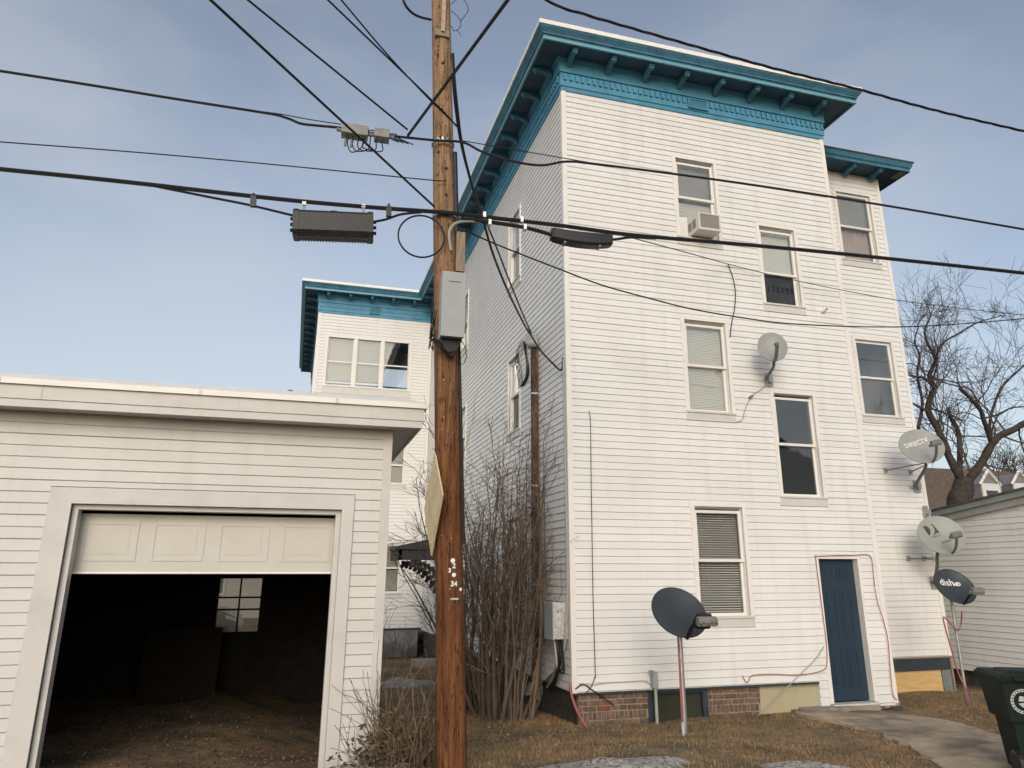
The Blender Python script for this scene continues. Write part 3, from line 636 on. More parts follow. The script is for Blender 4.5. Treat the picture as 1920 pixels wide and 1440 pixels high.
# electric meter box
t = thing('meter_box', 'weathered grey meter cabinet on the shaded wall near the house corner', 'meter box', (3.55, 10.2, .8))
m = MB(); m.box(3.44, 3.648, 10.06, 10.40, .83, 1.30); m.build('cabinet', mat('stained_galvanised', (.50,.50,.48), .5, metal=.2, var=.2, scale=18, col2=(.25,.24,.22), c2amt=.7, c2scale=14), t)
m = MB(); m.box(3.425, 3.439, 10.05, 10.41, .82, 1.31); m.build('cover', GREYBOX, t)
m = MB(); m.lathe([(.001,0),(.008,0),(.008,.02),(.001,.02)], (3.50, 10.06, 1.18), (0,-1,0), 8); m.build('latch', BLK, t)
for k2, (dx, mt2, r) in enumerate(((0,BLK,.022),(.03,BLK,.016),(-.03,GREYC,.016),(.06,BLK,.012),(.075,BLK,.010))):
    P = [(3.52+dx, 10.15+.02*k2, .83), (3.53+dx, 10.13, .62-.05*k2), (3.55+dx*.4, 10.25+.05*k2, .38), (3.58, 10.55+.12*k2, .14)]
    m = MB(); m.tube(smooth_pts(P, 6), r, 6); m.build('service_cable', mt2, t)
t = tag(MB().tube(smooth_pts([(3.63, 10.02, 4.75), (3.625, 10.0, 4.4), (3.628, 10.0, 3.0), (3.63, 10.01, 1.5), (3.60, 10.03, .9), (3.60, 10.10, .70)], 6), .017, 6).build('entrance_cable', GREYC), 'grey entrance cable running down the shaded wall beside the corner post', 'cable')
def wallpx(pts, y=HY-.018, k=5): return smooth_pts([on(a, b, 1, y) for a, b in pts], k)
def wcable(name, pts, r, mt2, label, y=HY-.018, k=5, cat='cable'):
    return tag(MB().tube(wallpx(pts, y, k), r, 5).build(name, mt2), label, cat)
wcable('wall_cable', [(1104,770),(1107,790),(1108,870),(1110,1000),(1112,1120),(1116,1258),(1115,1270),(1108,1288),(1095,1303)], .0055, BLK, 'thin black cable hanging down the front clapboards near the house corner')
wcable('wall_cable', [(1365,495),(1374,520),(1379,548),(1377,580),(1372,605),(1369,632)], .008, BLK, 'short black cable looping down beside the second-storey blind-covered window')
wcable('wall_cable', [(1079,1292),(1088,1285),(1097,1284),(1108,1292),(1130,1307),(1150,1322)], .008, BLK, 'black twig-like cable stub at the bottom corner of the clapboards')
wcable('wall_cable', [(1085,1282),(1110,1284),(1138,1280),(1180,1278),(1208,1277),(1222,1287),(1228,1300)], .005, GREYC, 'thin grey cable stapled along the lowest clapboard')
wcable('coax_cable', [(1392,1267),(1400,1280),(1406,1272),(1412,1266),(1450,1264),(1490,1266),(1520,1263),(1546,1255),(1551,1240),(1549,1200),(1540,1130),(1530,1050),(1534,1043),(1600,1041),(1625,1040),(1634,1047),(1637,1070),(1640,1100)], .006, RED, 'faded red coax cable running along the lowest clapboard and around the blue door')
wcable('coax_cable', [(1640,1100),(1646,1130),(1657,1165),(1665,1200),(1669,1250),(1674,1300),(1682,1312)], .006, RED, 'red coax cable bowing down the corner post right of the blue door', y=HY-.035)
wcable('wall_cable', [(1545,1212),(1530,1235),(1500,1265),(1470,1295),(1440,1325),(1415,1347)], .006, GREYC, 'grey cable slanting across the stucco panel beside the blue door', y=HY-.03)
P = [on(1069,1284,1,HY-.03), on(1071,1300,1,HY-.06), on(1080,1328,1,HY-.10), on(1094,1355,1,HY-.16), gpt(1103,1366,0)]
tag(MB().tube(smooth_pts(P, 6), .018, 6).build('buried_cable', RED), 'thick red cable dropping from the house corner into the grass', 'cable')
# vent pipe
c = on(1229, 1290, 1, HY-.06); t = thing('vent_pipe', 'pale green vent pipe with grey box standing before the basement window', 'pipe', (c.x, c.y, -.2))
m = MB(); m.tube([(c.x, c.y, -.25), (c.x, c.y, .22)], .022, 8); m.build('pipe', mat('pale_green_paint', (.34,.40,.34), .6, var=.15), t)
m = MB(); m.box(c.x-.045, c.x+.03, c.y-.03, c.y+.05, .20, .40); m.build('box', GREYBOX, t)
m = MB(); m.box(c.x-.075, c.x-.03, c.y-.032, c.y+.03, .36, .42); m.build('hook', GALV, t)
# tarp at the wing base
m = MB(); n = 24; T = []
for j in range(9):
    for i in range(n+1):
        x = .4+(3.55-.4)*i/n; z = .165-.70*j/8; T.append((x, WY-.035-.05*math.sin(j/8*math.pi)-.03*math.sin(i*1.3+j*.8)*j/8-.02*math.sin(i*.6-j), z))
m.add(T, [(j*(n+1)+i, j*(n+1)+i+1, (j+1)*(n+1)+i+1, (j+1)*(n+1)+i) for j in range(8) for i in range(n)])
tag(m.build('tarp', TARP, smooth=True), 'grey plastic sheet covering the base of the rear wing', 'tarp')
c = gpt(800, 1250, 0); t = tag(MB().box(c.x-.35, c.x+.9, c.y-.3, c.y+.35, c.z-.3, c.z+.16).build('concrete_step', CONC), 'low concrete step beside the shaded wall behind the pole', 'step')

# ------------------------------------------------------------------ GARAGE
GY, GX1, GZ = 7.58, .87, 3.08
gar = thing('garage', 'white clapboard garage with its panelled door rolled most of the way up', 'garage', (-1, GY, 0))
gw = Wall('f', GY+.016); ox0, ox1, oz1 = -1.935, .415, 2.27
m = MB(); slab(gw, -5.2, GX1-.02, -.1, 3.2, [(ox0, ox1, -.5, oz1)], -.13, -.0005, m); gwall = m.build('front_wall', GVIN, gar)
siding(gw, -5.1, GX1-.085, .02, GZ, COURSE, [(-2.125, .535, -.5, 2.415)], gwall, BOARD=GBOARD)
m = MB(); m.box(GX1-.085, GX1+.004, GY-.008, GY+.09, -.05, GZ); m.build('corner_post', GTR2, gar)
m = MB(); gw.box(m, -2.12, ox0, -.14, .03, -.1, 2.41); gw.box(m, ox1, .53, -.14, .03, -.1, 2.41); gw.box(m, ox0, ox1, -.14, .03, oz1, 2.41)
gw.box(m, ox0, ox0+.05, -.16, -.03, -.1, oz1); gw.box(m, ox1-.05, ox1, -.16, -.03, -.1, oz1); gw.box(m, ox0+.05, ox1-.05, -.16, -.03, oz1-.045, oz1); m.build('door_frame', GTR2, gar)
gr = Wall('r', GX1-.016)
m = MB(); gr.box(m, GY+.1, 13.2, -.12, -.0005, -.4, 3.2); m.build('side_wall', GVIN, gar)
J = MB(); siding(gr, GY+.09, 13.2, -.2, GZ, COURSE, [], joined=J); tag(J.build('siding', GVIN, gar), kind='stuff')
# rolled-up door: bottom panel section hanging in the opening
gd = MB(); dz0, dz1 = 1.69, 2.20; dx0, dx1 = ox0+.02, ox1-.02
gw.box(gd, dx0, dx1, -.24, -.20, dz0, dz1); gdo = gd.build('garage_door', mat('cream_door_paint', (.54,.525,.475), .45, var=.04, scale=4), gar)
pw = (dx1-dx0)/4
for i in range(4):
    a, b = dx0+pw*i+.06, dx0+pw*(i+1)-.06; c, d = dz0+.09, dz1-.07
    m = MB()
    for (u0,u1,v0,v1) in ((a,b,c,c+.025),(a,b,d-.025,d),(a,a+.025,c+.025,d-.025),(b-.025,b,c+.025,d-.025)): gw.box(m, u0, u1, -.2005, -.194, v0, v1)
    gw.box(m, a+.07, b-.07, -.2005, -.197, c+.06, d-.06); m.build('panel', gdo.data.materials[0], gdo)
m = MB(); gw.box(m, dx0, dx1, -.245, -.194, dz0-.022, dz0-.001); m.build('bottom_seal', TRIM, gdo)
# interior shell
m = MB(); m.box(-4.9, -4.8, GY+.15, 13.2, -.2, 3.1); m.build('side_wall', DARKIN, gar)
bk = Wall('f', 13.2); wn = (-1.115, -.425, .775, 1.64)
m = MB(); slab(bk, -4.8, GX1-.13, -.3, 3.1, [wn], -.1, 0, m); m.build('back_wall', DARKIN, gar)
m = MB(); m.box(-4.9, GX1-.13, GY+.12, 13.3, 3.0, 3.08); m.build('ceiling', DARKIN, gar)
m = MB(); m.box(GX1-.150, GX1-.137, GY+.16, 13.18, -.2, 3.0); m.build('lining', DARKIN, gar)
m = MB(); B = lambda *a: bk.box(m, *a); a, b, c, d = wn
B(a, a+.03, -.06, .02, c, d); B(b-.03, b, -.06, .02, c, d); B(a+.03, b-.03, -.06, .02, c, c+.03); B(a+.03, b-.03, -.06, .02, d-.03, d)
um = (a+b)/2; B(um-.012, um+.012, -.05, .01, c+.03, d-.03); 
for q in (.42, .63): zq = c+(d-c)*q; B(a+.03, um-.012, -.05, .01, zq-.013, zq+.013); B(um+.012, b-.03, -.05, .01, zq-.013, zq+.013)
gwin = m.build('back_window', DARKIN, gar)
for u0, u1 in ((a+.03, um-.012), (um+.012, b-.03)):
    m = MB(); bk.box(m, u0, u1, -.024, -.020, c+.03, d-.03); m.build('pane', glass_mat('dusty_glass', (.6,.6,.58), .6, .15), gwin)
# roof
GPATH = [(GX1,13.3), (GX1,GY), (-5.2,GY)]
m = MB(); sweep(m, GPATH, [(-.05,3.085),(.24,3.085),(.24,3.10),(-.05,3.10)]); m.build('soffit', GTR2, gar)
m = MB(); sweep(m, GPATH, [(.241,3.07),(.262,3.07),(.262,3.135),(.275,3.14),(.275,3.262),(.241,3.262)]); m.build('fascia', GTR2, gar)
m = MB(); sweep(m, GPATH, [(.1,3.264),(.305,3.264),(.305,3.315),(.1,3.40)]); m.build('roof_edge', ROOFW, gar)
m = MB(); m.add([(GX1+.2,13.4,3.36),(GX1+.2,GY-.2,3.36),(-5.2,GY-.2,3.36),(-5.2,13.4,3.36)], [(0,1,2,3)]); m.build('roof', ROOFW, gar)
m = MB()
for i in range(40):
    x = -5.0+i*.148
    m.box(x, x+.012, GY-.235, GY-.005, 3.079, 3.0845)
tag(m.build('soffit_ribs', GTRIM, gar), kind='stuff')
for sx in (-2.25, -.62, .62):
    m = MB(); m.box(sx, sx+.004, GY-.2785, GY-.2755, 3.14, 3.262); m.build('fascia_joint', OLDTRIM, gar)
    m = MB(); m.box(sx-.35, sx-.32, GY-.309, GY-.3055, 3.264, 3.312); m.build('edge_lap', GTRIM, gar)
# leaning board
t = tag(MB().obox((-1.45, 12.55, .42), (1,0,0), (0,.25,.97), (0,-.97,.25), .52, .50, .012).build('leaning_panel', mat('dark_plywood', (.024,.018,.012), .9, var=.2)), 'dark plywood sheet leaning against the garage back wall', 'board')

# ------------------------------------------------------------------ SHED right
shd = thing('shed', 'low white clapboard shed with grey sloping roof edge behind the trash bin', 'shed', (13, 11, -.2))
sw = Wall('l', 12.016); sy0, sy1 = 7.2, 14.2
def rk(y): return 2.842-(y-9.946)*.106
m = MB(); m.prism([(sy0,-.02),(sy1,-.02),(sy1,rk(sy1)),(sy0,rk(sy0))], lambda p,q,s: (s,p,q), 12.016, 12.15); swall = m.build('side_wall', VIN, shd)
z = -.02; i = 0
while z < rk(sy0):
    ye = min(sy1, 9.946+(2.842-(z+COURSE))/.106)
    if ye-sy0 > .3: link('siding_board', BOARD, swall, loc=(12.016, ye, z), rot=(0,0,-math.pi/2), scale=(ye-sy0, 1, COURSE))
    z += COURSE
m = MB(); m.box(12.10, 12.3, sy0+.1, sy1-.1, -.5, -.021); m.build('footing', DKSTONE, shd)
GREYF = mat('grey_green_paint', (.24,.26,.25), .6, var=.12, scale=4)
def rake(mb, x0, x1, za, zb): mb.prism([(sy0-.3, rk(sy0-.3)+za),(sy1+.3, rk(sy1+.3)+za),(sy1+.3, rk(sy1+.3)+zb),(sy0-.3, rk(sy0-.3)+zb)], lambda p,q,s: (s,p,q), x0, x1)
m = MB(); rake(m, 11.93, 12.14, -.02, .10); m.build('fascia', mat('grey_fascia', (.33,.33,.31), .6, var=.1, scale=4), shd)
m = MB(); rake(m, 11.88, 12.14, .102, .20); m.build('fascia', GREYF, shd)
m = MB(); rake(m, 11.86, 17.0, .202, .24); m.build('roof', ROOFD, shd)
m = MB(); m.box(12.2, 16.8, sy0+.02, sy0+.1, -.3, 2.9); m.box(16.7, 16.8, sy0+.1, sy1, -.3, 2.6); m.box(12.2, 16.7, sy1-.1, sy1-.01, -.3, 2.3); m.build('other_walls', VIN, shd)

# ------------------------------------------------------------------ UTILITY POLE
PYY = 6.8
def pole_c(z): return Vector((1.419-(z)*.04405, PYY, z))
def pole_r(z): return .130-.0035*z*1.0 if z < 9.6 else .096
pole = thing('utility_pole', 'leaning brown wooden utility pole in front of the house', 'utility pole', pole_c(0))
m = MB(); zz = np.linspace(-.3, 9.6, 60); n = 20; vs = []
for z in zz:
    c = pole_c(z); r = pole_r(z)
    for j in range(n):
        th = 2*math.pi*j/n; rr = r*(1+.018*math.sin(3*th+z*.4)+.012*math.sin(7*th+z*1.3))
        vs.append((c.x+rr*math.cos(th), c.y+rr*math.sin(th), z))
m.add(vs, [(i*n+j, i*n+(j+1)%n, (i+1)*n+(j+1)%n, (i+1)*n+j) for i in range(len(zz)-1) for j in range(n)]+[tuple((len(zz)-1)*n+j for j in range(n))])
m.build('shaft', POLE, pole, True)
def onpole(px, py, off=.0):      # point on the visible face of the pole
    p = on(px, py, 1, PYY)
    for _ in range(4):
        c = pole_c(p.z); r = pole_r(p.z)+off; dx = max(-r*.98, min(r*.98, p.x-c.x)); yv = PYY-math.sqrt(max(0, r*r-dx*dx)); p = on(px, py, 1, yv)
    return p
# clamps and hardware
def clamp(px, py, w=.16, h=.035):
    p = onpole(px, py); m = MB(); c = pole_c(p.z)
    m.lathe([(pole_r(p.z)+.003,-h/2),(pole_r(p.z)+.012,-h/2),(pole_r(p.z)+.012,h/2),(pole_r(p.z)+.003,h/2)], c, (-.044,0,1), 20); b = m.build('clamp_band', GALV, pole)
    for dx in (-.05, 0, .05): MB().lathe([(.001,0),(.011,0),(.011,.02),(.001,.02)], (c.x+dx, c.y-pole_r(p.z)-.01, p.z+.005), (0,-1,0), 8).build('bolt', BLK, b)
clamp(840, 262); clamp(842, 400)
for (a, b) in ((828,205),(822,285),(836,315),(836,365),(833,60),(830,118)):
    p = onpole(a, b); m = MB(); m.lathe([(.001,0),(.016,0),(.014,.012),(.001,.014)], p+Vector((0,.004,0)), (0,-1,0), 8); m.build('bolt', BLK, pole)
# broken stub bracket near the top
p = onpole(829, 62); m = MB(); m.box(p.x-.075, p.x+.075, p.y-.02, p.y+.05, p.z-.05, p.z+.03); m.build('old_bracket', OLDWOOD, pole)
m = MB(); m.box(p.x-.018, p.x+.025, p.y-.035, p.y-.021, p.z, p.z+.5); m.build('wood_splint', mat('pale_splint', (.40,.33,.25), .9, var=.2, scale=20), pole)
# risers on the right side
for (a0, b0, a1, b1, r, mt2, off) in ((857,290,860,520,.026,CLOS,.012),(861,300,863,510,.018,BLK,.02),(868,640,868,1020,.014,BLK,.01)):
    z0, z1 = on(a0,b0,1,PYY).z, on(a1,b1,1,PYY).z; P = [pole_c(z)+Vector((pole_r(z)+off, -.03, 0)) for z in np.linspace(z0, z1, 8)]
    m = MB(); m.tube(P, r, 7); m.build('riser', mt2, pole)
p = pole_c(4.75); m = MB(); m.box(p.x+.10, p.x+.19, p.y-.10, p.y-.0, 4.55, 4.98); m.build('riser_guard', OLDWOOD, pole)
for k2 in range(26):
    zq = random.uniform(.4, 3.6) if k2 < 12 else random.uniform(4.6, 8.0); th = random.uniform(-2.5, -.6); c = pole_c(zq); rr_ = pole_r(zq)*1.012; dv = Vector((math.cos(th), math.sin(th), 0))
    MB().lathe([(.001,-.01),(.006,-.01),(.005,.007),(.001,.008)], c+dv*rr_, dv, 6).build('nail', GALV if k2 % 3 else BLK, pole)
# numbers and tags
def text_mesh(txt, size, mt, bold=0):
    cu = bpy.data.curves.new('t', 'FONT'); cu.body = txt; cu.size = size; cu.align_x = 'CENTER'; cu.align_y = 'CENTER'; cu.offset = bold; cu.resolution_u = 3
    o = bpy.data.objects.new('t', cu); COL.objects.link(o); dg = bpy.context.evaluated_depsgraph_get(); me = bpy.data.meshes.new_from_object(o.evaluated_get(dg))
    bpy.data.objects.remove(o); me.materials.clear(); me.materials.append(mt); return me
def pole_text(txt, px, py, size):
    me = text_mesh(txt, size, WHT, .002); p = onpole(px, py)
    for v in me.vertices:
        x = p.x+v.co.x; z = p.z+v.co.y; c = pole_c(z); r = pole_r(z)*1.03+.003; dx = max(-r, min(r, x-c.x)); v.co = (x, c.y-math.sqrt(max(0,r*r-dx*dx)), z)
    link('pole_number', me, pole)
pole_text('2', 851, 1061, .062); pole_text('3', 843, 1070, .05); pole_text('34', 851, 1095, .062)
for (a, b, r) in ((849,1051,.020),(851,1078,.018),(863,1105,.014)):
    p = onpole(a, b); m = MB(); m.lathe([(.001,-.006),(r,-.006),(r,.004),(r*.45,.005),(.001,.003)], p, (0,-1,0), 14); m.build('disc_tag', WHT, pole)
p = onpole(852, 1123); m = MB(); m.box(p.x-.035, p.x+.035, p.y-.008, p.y+.02, p.z-.008, p.z+.008); m.build('nameplate', GALV, pole)
# cabinet on the pole
t = thing('utility_cabinet', 'pale grey steel cabinet bolted high on the wooden pole', 'utility box', (1.28, 6.55, 3.83))
cf = 6.50; q = [on(830,508,1,cf), on(873,511,1,cf), on(872,633,1,cf), on(826,628,1,cf)]
cx0, cx1, cz0, cz1 = (q[0].x+q[3].x)/2, (q[1].x+q[2].x)/2, (q[2].z+q[3].z)/2, (q[0].z+q[1].z)/2
m = MB(); m.box(cx0+.008, cx1-.008, cf+.022, 6.675, cz0+.006, cz1-.006); m.build('case', GREYBOX, t)
m = MB(); m.box(cx0, cx1, cf, cf+.02, cz0, cz1); m.build('cover', GREYBOX, t)
m = MB(); m.box(cx1-.007, cx1+.02, cf+.06, cf+.10, cz0+.12, cz0+.42); m.build('side_rail', ALU, t)
m = MB(); m.box(cx1-.008, cx1+.018, cf+.05, cf+.09, cz0+.06, cz0+.11); m.build('hinge', BLK, t)
m = MB(); m.box(cx0+.06, cx1-.05, cf-.0025, cf-.0004, cz1-.105, cz1-.098); m.build('faded_mark', DKPRINT, t)
# messy wires round the cabinet
t = thing('wire_tangle', 'tangle of thin black wires hanging below and beside the pole cabinet', 'wires', (1.25, 6.6, 3.6))
for k2 in range(11):
    z0 = cz0+random.uniform(-.0, .45); side = cx0-.02-random.random()*.05
    P = [(side, 6.60, z0), (side-.02, 6.60, z0-.2), (side+random.uniform(-.03,.03), 6.58, cz0-.02), (1.27+random.uniform(-.06,.06), 6.57+random.random()*.05, cz0-random.uniform(.06,.18)), (cx1-random.uniform(0,.08), 6.60, cz0-.01)]
    m = MB(); m.tube(smooth_pts(P, 5), .004, 4); m.build('wire', BLK, t)
m = MB(); m.tube([(cx1-.01, 6.6, cz0), (cx1+.03, 6.6, cz0-.06), (cx1+.045, 6.6, cz0-.16), (cx1+.02, 6.6, cz0-.23), (cx1-.05, 6.6, cz0-.24)], .004, 4); m.build('wire', BLK, t)
# black slab standing in for the shadow under the cabinet
m = MB(); m.prism([(cx0+.02,cz0+.004),(cx1-.01,cz0+.004),(cx1-.05,cz0-.10),(1.27,cz0-.17),(cx0+.05,cz0-.09)], lambda p2,q2,s: (p2,s,q2), 6.585, 6.68); m.build('cabinet_shadow', BLK, t)
# diamond sign
c = Vector((1.187, 6.80, 2.29)); h = .47; w2 = .38
t = thing('road_sign', 'faded yellow diamond road sign seen edge-on, nailed to the utility pole', 'sign', c)
m = MB(); vs = [(0,0,h),(0,-w2,.03),(0,0,-h),(0,w2,-.03)]
rot = Matrix.Rotation(math.radians(2.5), 3, 'Z')
def sg(v, dx=0): return c+rot@Vector(v)+Vector((dx,0,0))
m.add([sg(v) for v in vs]+[sg(v,-.012) for v in vs], [(0,1,2,3),(7,6,5,4)]+[(i,(i+1)%4,4+(i+1)%4,4+i) for i in range(4)]); m.build('sign_board', SIGNM, t)
m = MB()
for zz2 in (.38, -.36): m.lathe([(.001,0),(.012,0),(.010,.008),(.001,.009)], sg((0,0,zz2),-.012), (-1,0,0), 8)
m.build('nail', GALV, t)

# ------------------------------------------------------------------ CABLES
SD = Vector((.996, -.085, 0)); SP = Vector((1.28, PYY-.16, 0))
street = vplane(SP, SP+SD)
def scable(pix, r, mt2, label, name='overhead_cable', pl=street, k=6, cat='cable', n=6, group=None):
    P = smooth_pts([pl(a, b) if isinstance(a, (int, float)) else a for a, b in pix], k)
    return tag(MB().tube(P, r, n).build(name, mt2), label, cat, group)
RP = lambda px, d: d*1.0/F     # metres per pixel at unit depth
scable([(-60,309),(0,317),(140,331),(280,346),(420,362),(560,377),(700,389),(815,397),(870,402),(930,409),(1060,424),(1190,441),(1400,459),(1600,478),(1920,512),(2000,521)], .021, BLK, 'thickest black street cable, passing the pole below the amplifier boxes', k=5)
scable([(290,349),(330,357),(400,371),(470,385),(549,404)], .012, BLK, 'black cable branching into the left end of the large splice case')
scable([(700,416),(725,411),(752,402),(790,398)], .012, BLK, 'short black cable leaving the large splice case toward the pole')
scable([(866,411),(930,418),(990,428),(1037,441)], .020, BLK, 'black cable entering the small splice case on the far side of the pole')
scable([(1140,450),(1160,448),(1185,445),(1230,447)], .014, BLK, 'short black cable leaving the small splice case')
scable([(846,470),(842,440),(848,424),(862,416),(890,415),(930,418),(985,428),(1034,438)], .014, GREYC, 'grey cable curving off the pole into the small splice case')
scable([(-60,124),(0,133),(160,158),(320,184),(480,209),(520,216),(545,224),(565,232),(600,236),(640,240),(700,250),(735,255),(815,263),(868,267),(905,285),(960,302),(1015,310),(1062,303),(1120,308),(1300,331),(1500,360),(1700,392),(1920,430),(2000,443)], .013, BLK, 'black street cable carrying the two amplifier boxes')
scable([(440,203),(520,213),(580,224),(640,233)], .005, BLK, 'thin steel strand above the amplifier boxes')
scable([(868,264),(960,280),(1060,297),(1130,309)], .005, BLK, 'thin steel strand beyond the pole above the sagging cable')
scable([(-60,260),(0,266),(200,281),(400,298),(600,317),(800,337),(838,339)], .006, BLK, 'thin black wire between the two street cables left of the pole')
# wires that rise over the viewer
def up_wire(a, b, r, label, dz=.25, pts=(), ap=None, k=6):
    A = ap or on(a[0], a[1], 1, PYY-.16); z = A.z
    mids = [on(x, y, 2, z+dz*f) for x, y, f in pts]; E_ = on(b[0], b[1], 2, z+dz); X = E_+(E_-(mids[-1] if mids else A))*.9
    return tag(MB().tube(smooth_pts([A]+mids+[E_, X], k), r, 6).build('overhead_wire', BLK), label, 'wire')
up_wire((815,388), (395,0), .011, 'black wire slanting up from the thickest street cable across both other lines')
up_wire((764,243), (465,0), .010, 'black wire slanting up from the amplifier cable beside the pole', ap=street(764,243))
up_wire((856,237), (615,0), .009, 'lower of two thin wires meeting the right side of the pole', pts=((818,196,.15),))
up_wire((856,235), (640,0), .008, 'upper of two thin wires meeting the right side of the pole', pts=((806,187,.15),(728,104,.5)))
up_wire((765,252), (952,0), .016, 'thick black wire crossing in front of the pole and rising to the upper right', dz=-.2, ap=street(765,254))
p = pole_c(on(807,37,1,PYY).z); tag(MB().tube(smooth_pts([on(752,-20,1,PYY-.2), on(757,3,1,PYY-.2), on(768,20,1,PYY-.15), on(785,31,1,PYY-.1), on(808,37,1,PYY)], 5), .014, 6).build('cable_stub', BLK), 'black cable stub curling into the pole near its top', 'cable')
t = thing('loose_wires', 'thin loose wires curling off the upper right of the pole', 'wires', on(850,30,1,PYY))
for P in ([(846,8),(860,-4),(872,3),(878,18),(870,32),(863,40)], [(846,20),(855,28),(862,36),(864,48),(858,56),(850,58)], [(846,48),(851,57),(858,58),(864,66)]):
    m = MB(); m.tube(smooth_pts([on(a, b, 1, PYY-.05) for a, b in P], 5), .004, 4); m.build('wire', BLK, t)
# slack loop by the pole
cc = street(790, 443); t = tag(MB().tube([cc+Vector((.225*math.cos(a), -.019*math.cos(a), .225*math.sin(a))) for a in np.linspace(0, 2*math.pi, 41)], .009, 6).build('cable_loop', BLK), 'round loop of slack black cable hanging beside the pole', 'cable')
# service drop to the weatherhead
WH = Vector((3.42, ry-.1, 5.52)); dp0 = pole_c(7.0)+Vector((.13, -.02, 0)); dpl = vplane(dp0, WH)
for (pix, r, lb, dy) in (([(849,100),(852,150),(858,210),(866,270),(884,345),(905,410),(925,478),(955,552),(985,612),(1002,640)], .017, 'thick black service drop from the pole to the grey dome cap', 0),
                     ([(850,140),(854,190),(864,260),(880,325),(906,400),(917,425),(935,470),(958,530),(983,592),(1003,636)], .013, 'thinner black service drop twisted beside the thick one', .03)):
    tag(MB().tube([q+Vector((0,dy,0)) for q in smooth_pts([dpl(a, b) for a, b in pix], 6)], r, 6).build('service_drop', BLK), lb, 'cable')
P = [WH+Vector((0,-.05,.05)), on(1012,655,0,3.5), on(1035,680,0,3.56), on(1052,694,0,3.60), Vector((3.625, 10.03, 4.78))]
tag(MB().tube(smooth_pts(P, 6), .015, 6).build('service_cable', BLK), 'black cable from the dome cap to the house corner', 'cable')
pl13 = vplane((1.35, 6.75, 0), (16., 8.4, 0))
scable([(872,431),(900,445),(960,470),(1050,505),(1130,535),(1220,560),(1300,580),(1400,597),(1470,606),(1560,611),(1640,613),(1720,612),(1820,606),(1925,597),(2000,591)], .008, BLK, 'thin black line sagging below the others across the whole clapboard front', pl=pl13)
p1 = on(1365, 495, 1, HY-.04); pl14 = vplane(p1, p1+Vector((10, -.45, 0)))
scable([(street(1155,438), 0), (on(1260,466,1,8.3), 0), (p1, 0)], .007, BLK, 'thin wire from the small splice case to a hook on the clapboards', name='overhead_wire', cat='wire')
scable([(1365,495),(1440,514),(1520,532),(1600,548),(1690,564),(1800,578),(1925,591),(2000,597)], .006, BLK, 'thin wire leading from the hook on the clapboards past the stair window', pl=pl14, name='overhead_wire', cat='wire')
# twisted triplex above the roof
tp = vplane((1.1, PYY, 0), (12, PYY-.2, 0))
C3 = smooth_pts([Vector((1.12, PYY, 8.75))]+[tp(a, b) for a, b in ((1025,0),(1090,25),(1150,43),(1300,86),(1450,128),(1600,165),(1750,206),(1920,246),(2000,263))], 14)
t = thing('triplex_cable', 'twisted black power cable crossing in front of the house roof', 'cable', C3[40])
for k2 in range(3):
    P = []
    L_ = 0
    for i, c in enumerate(C3):
        if i: L_ += (C3[i]-C3[i-1]).length
        a = L_*7+k2*2.094; P.append(c+Vector((0, math.cos(a), math.sin(a)))*.011)
    m = MB(); m.tube(P, .0085, 5); m.build('strand', BLK, t)
# splice cases
t = thing('splice_case', 'large black ribbed splice case hanging under the thickest cable', 'splice case', street(625, 422))
a, b = street(550, 421), street(700, 427); ax = (b-a).normalized(); up = Vector((0,0,1)); up = (up-ax*up.dot(ax)).normalized(); dp = ax.cross(up); L = (b-a).length/2; c = (a+b)/2
m = MB(); prof = [(-.075,-.13),(.075,-.13),(.10,-.09),(.10,.09),(.07,.125),(-.07,.125),(-.10,.09),(-.10,-.09)]
m.prism(prof, lambda p2,q2,s: c+ax*s+dp*p2+up*q2, -L, L); m.build('case', CLOS, t)
for s in (-1, 1):
    m = MB(); m.prism([(p2*1.06, q2*1.06) for p2, q2 in prof], lambda p2,q2,s2: c+ax*s2+dp*p2+up*q2, s*L-s*.005, s*L-s*.055)
    m.build('end_band', CLOS, t)
    for q2 in (-.06, 0, .06): m = MB(); m.tube([c+ax*(s*L)+up*q2, c+ax*(s*(L+.028))+up*q2], .018, 8); m.build('port', BLK, t)
m = MB()
for i in range(24): m.obox(c+ax*(-L+.06+(2*L-.12)*i/23)-up*.137, ax, dp, up, .004, .05, .014)
tag(m.build('ribs', CLOS, t), kind='stuff')
for s in (-.28, .28):
    m = MB(); m.obox(c+ax*s+up*.165, ax, dp, up, .012, .01, .05); m.build('hanger', ALU, t)
    m = MB(); m.obox(c+ax*s+up*.225, ax, dp, up, .018, .018, .018); m.build('clip', TRIM, t)
m = MB(); m.obox(c+up*.13, ax, dp, up, .03, .05, .012); m.build('latch', BLK, t)
for (px, py, lb) in ((475, 378, 'small black spacer tag on the thick cable left of the large splice case'), (729, 397, 'small black spacer tag between the large splice case and the pole')):
    c2 = street(px, py); t = thing('cable_spacer', lb, 'spacer', c2); m = MB(); m.obox(c2, ax, dp, up, .026, .02, .055); m.build('body', CLOS, t); m = MB(); m.obox(c2+up*.07, ax, dp, up, .012, .012, .015); m.build('clip', BLK, t)
t = thing('splice_case', 'small sagging black splice case hanging in front of the house corner', 'splice case', street(1089, 446))
a, b = street(1036, 440), street(1143, 452); ax2 = (b-a).normalized(); up2 = (Vector((0,0,1))-ax2*ax2.z).normalized(); dp2 = ax2.cross(up2); L = (b-a).length/2; c = (a+b)/2
m = MB(); k = 12
for i in range(k):
    pass
rings = []
prof2 = [(-.05,-.075),(.05,-.075),(.07,-.05),(.07,.05),(.05,.07),(-.05,.07),(-.07,.05),(-.07,-.05)]
vs = []
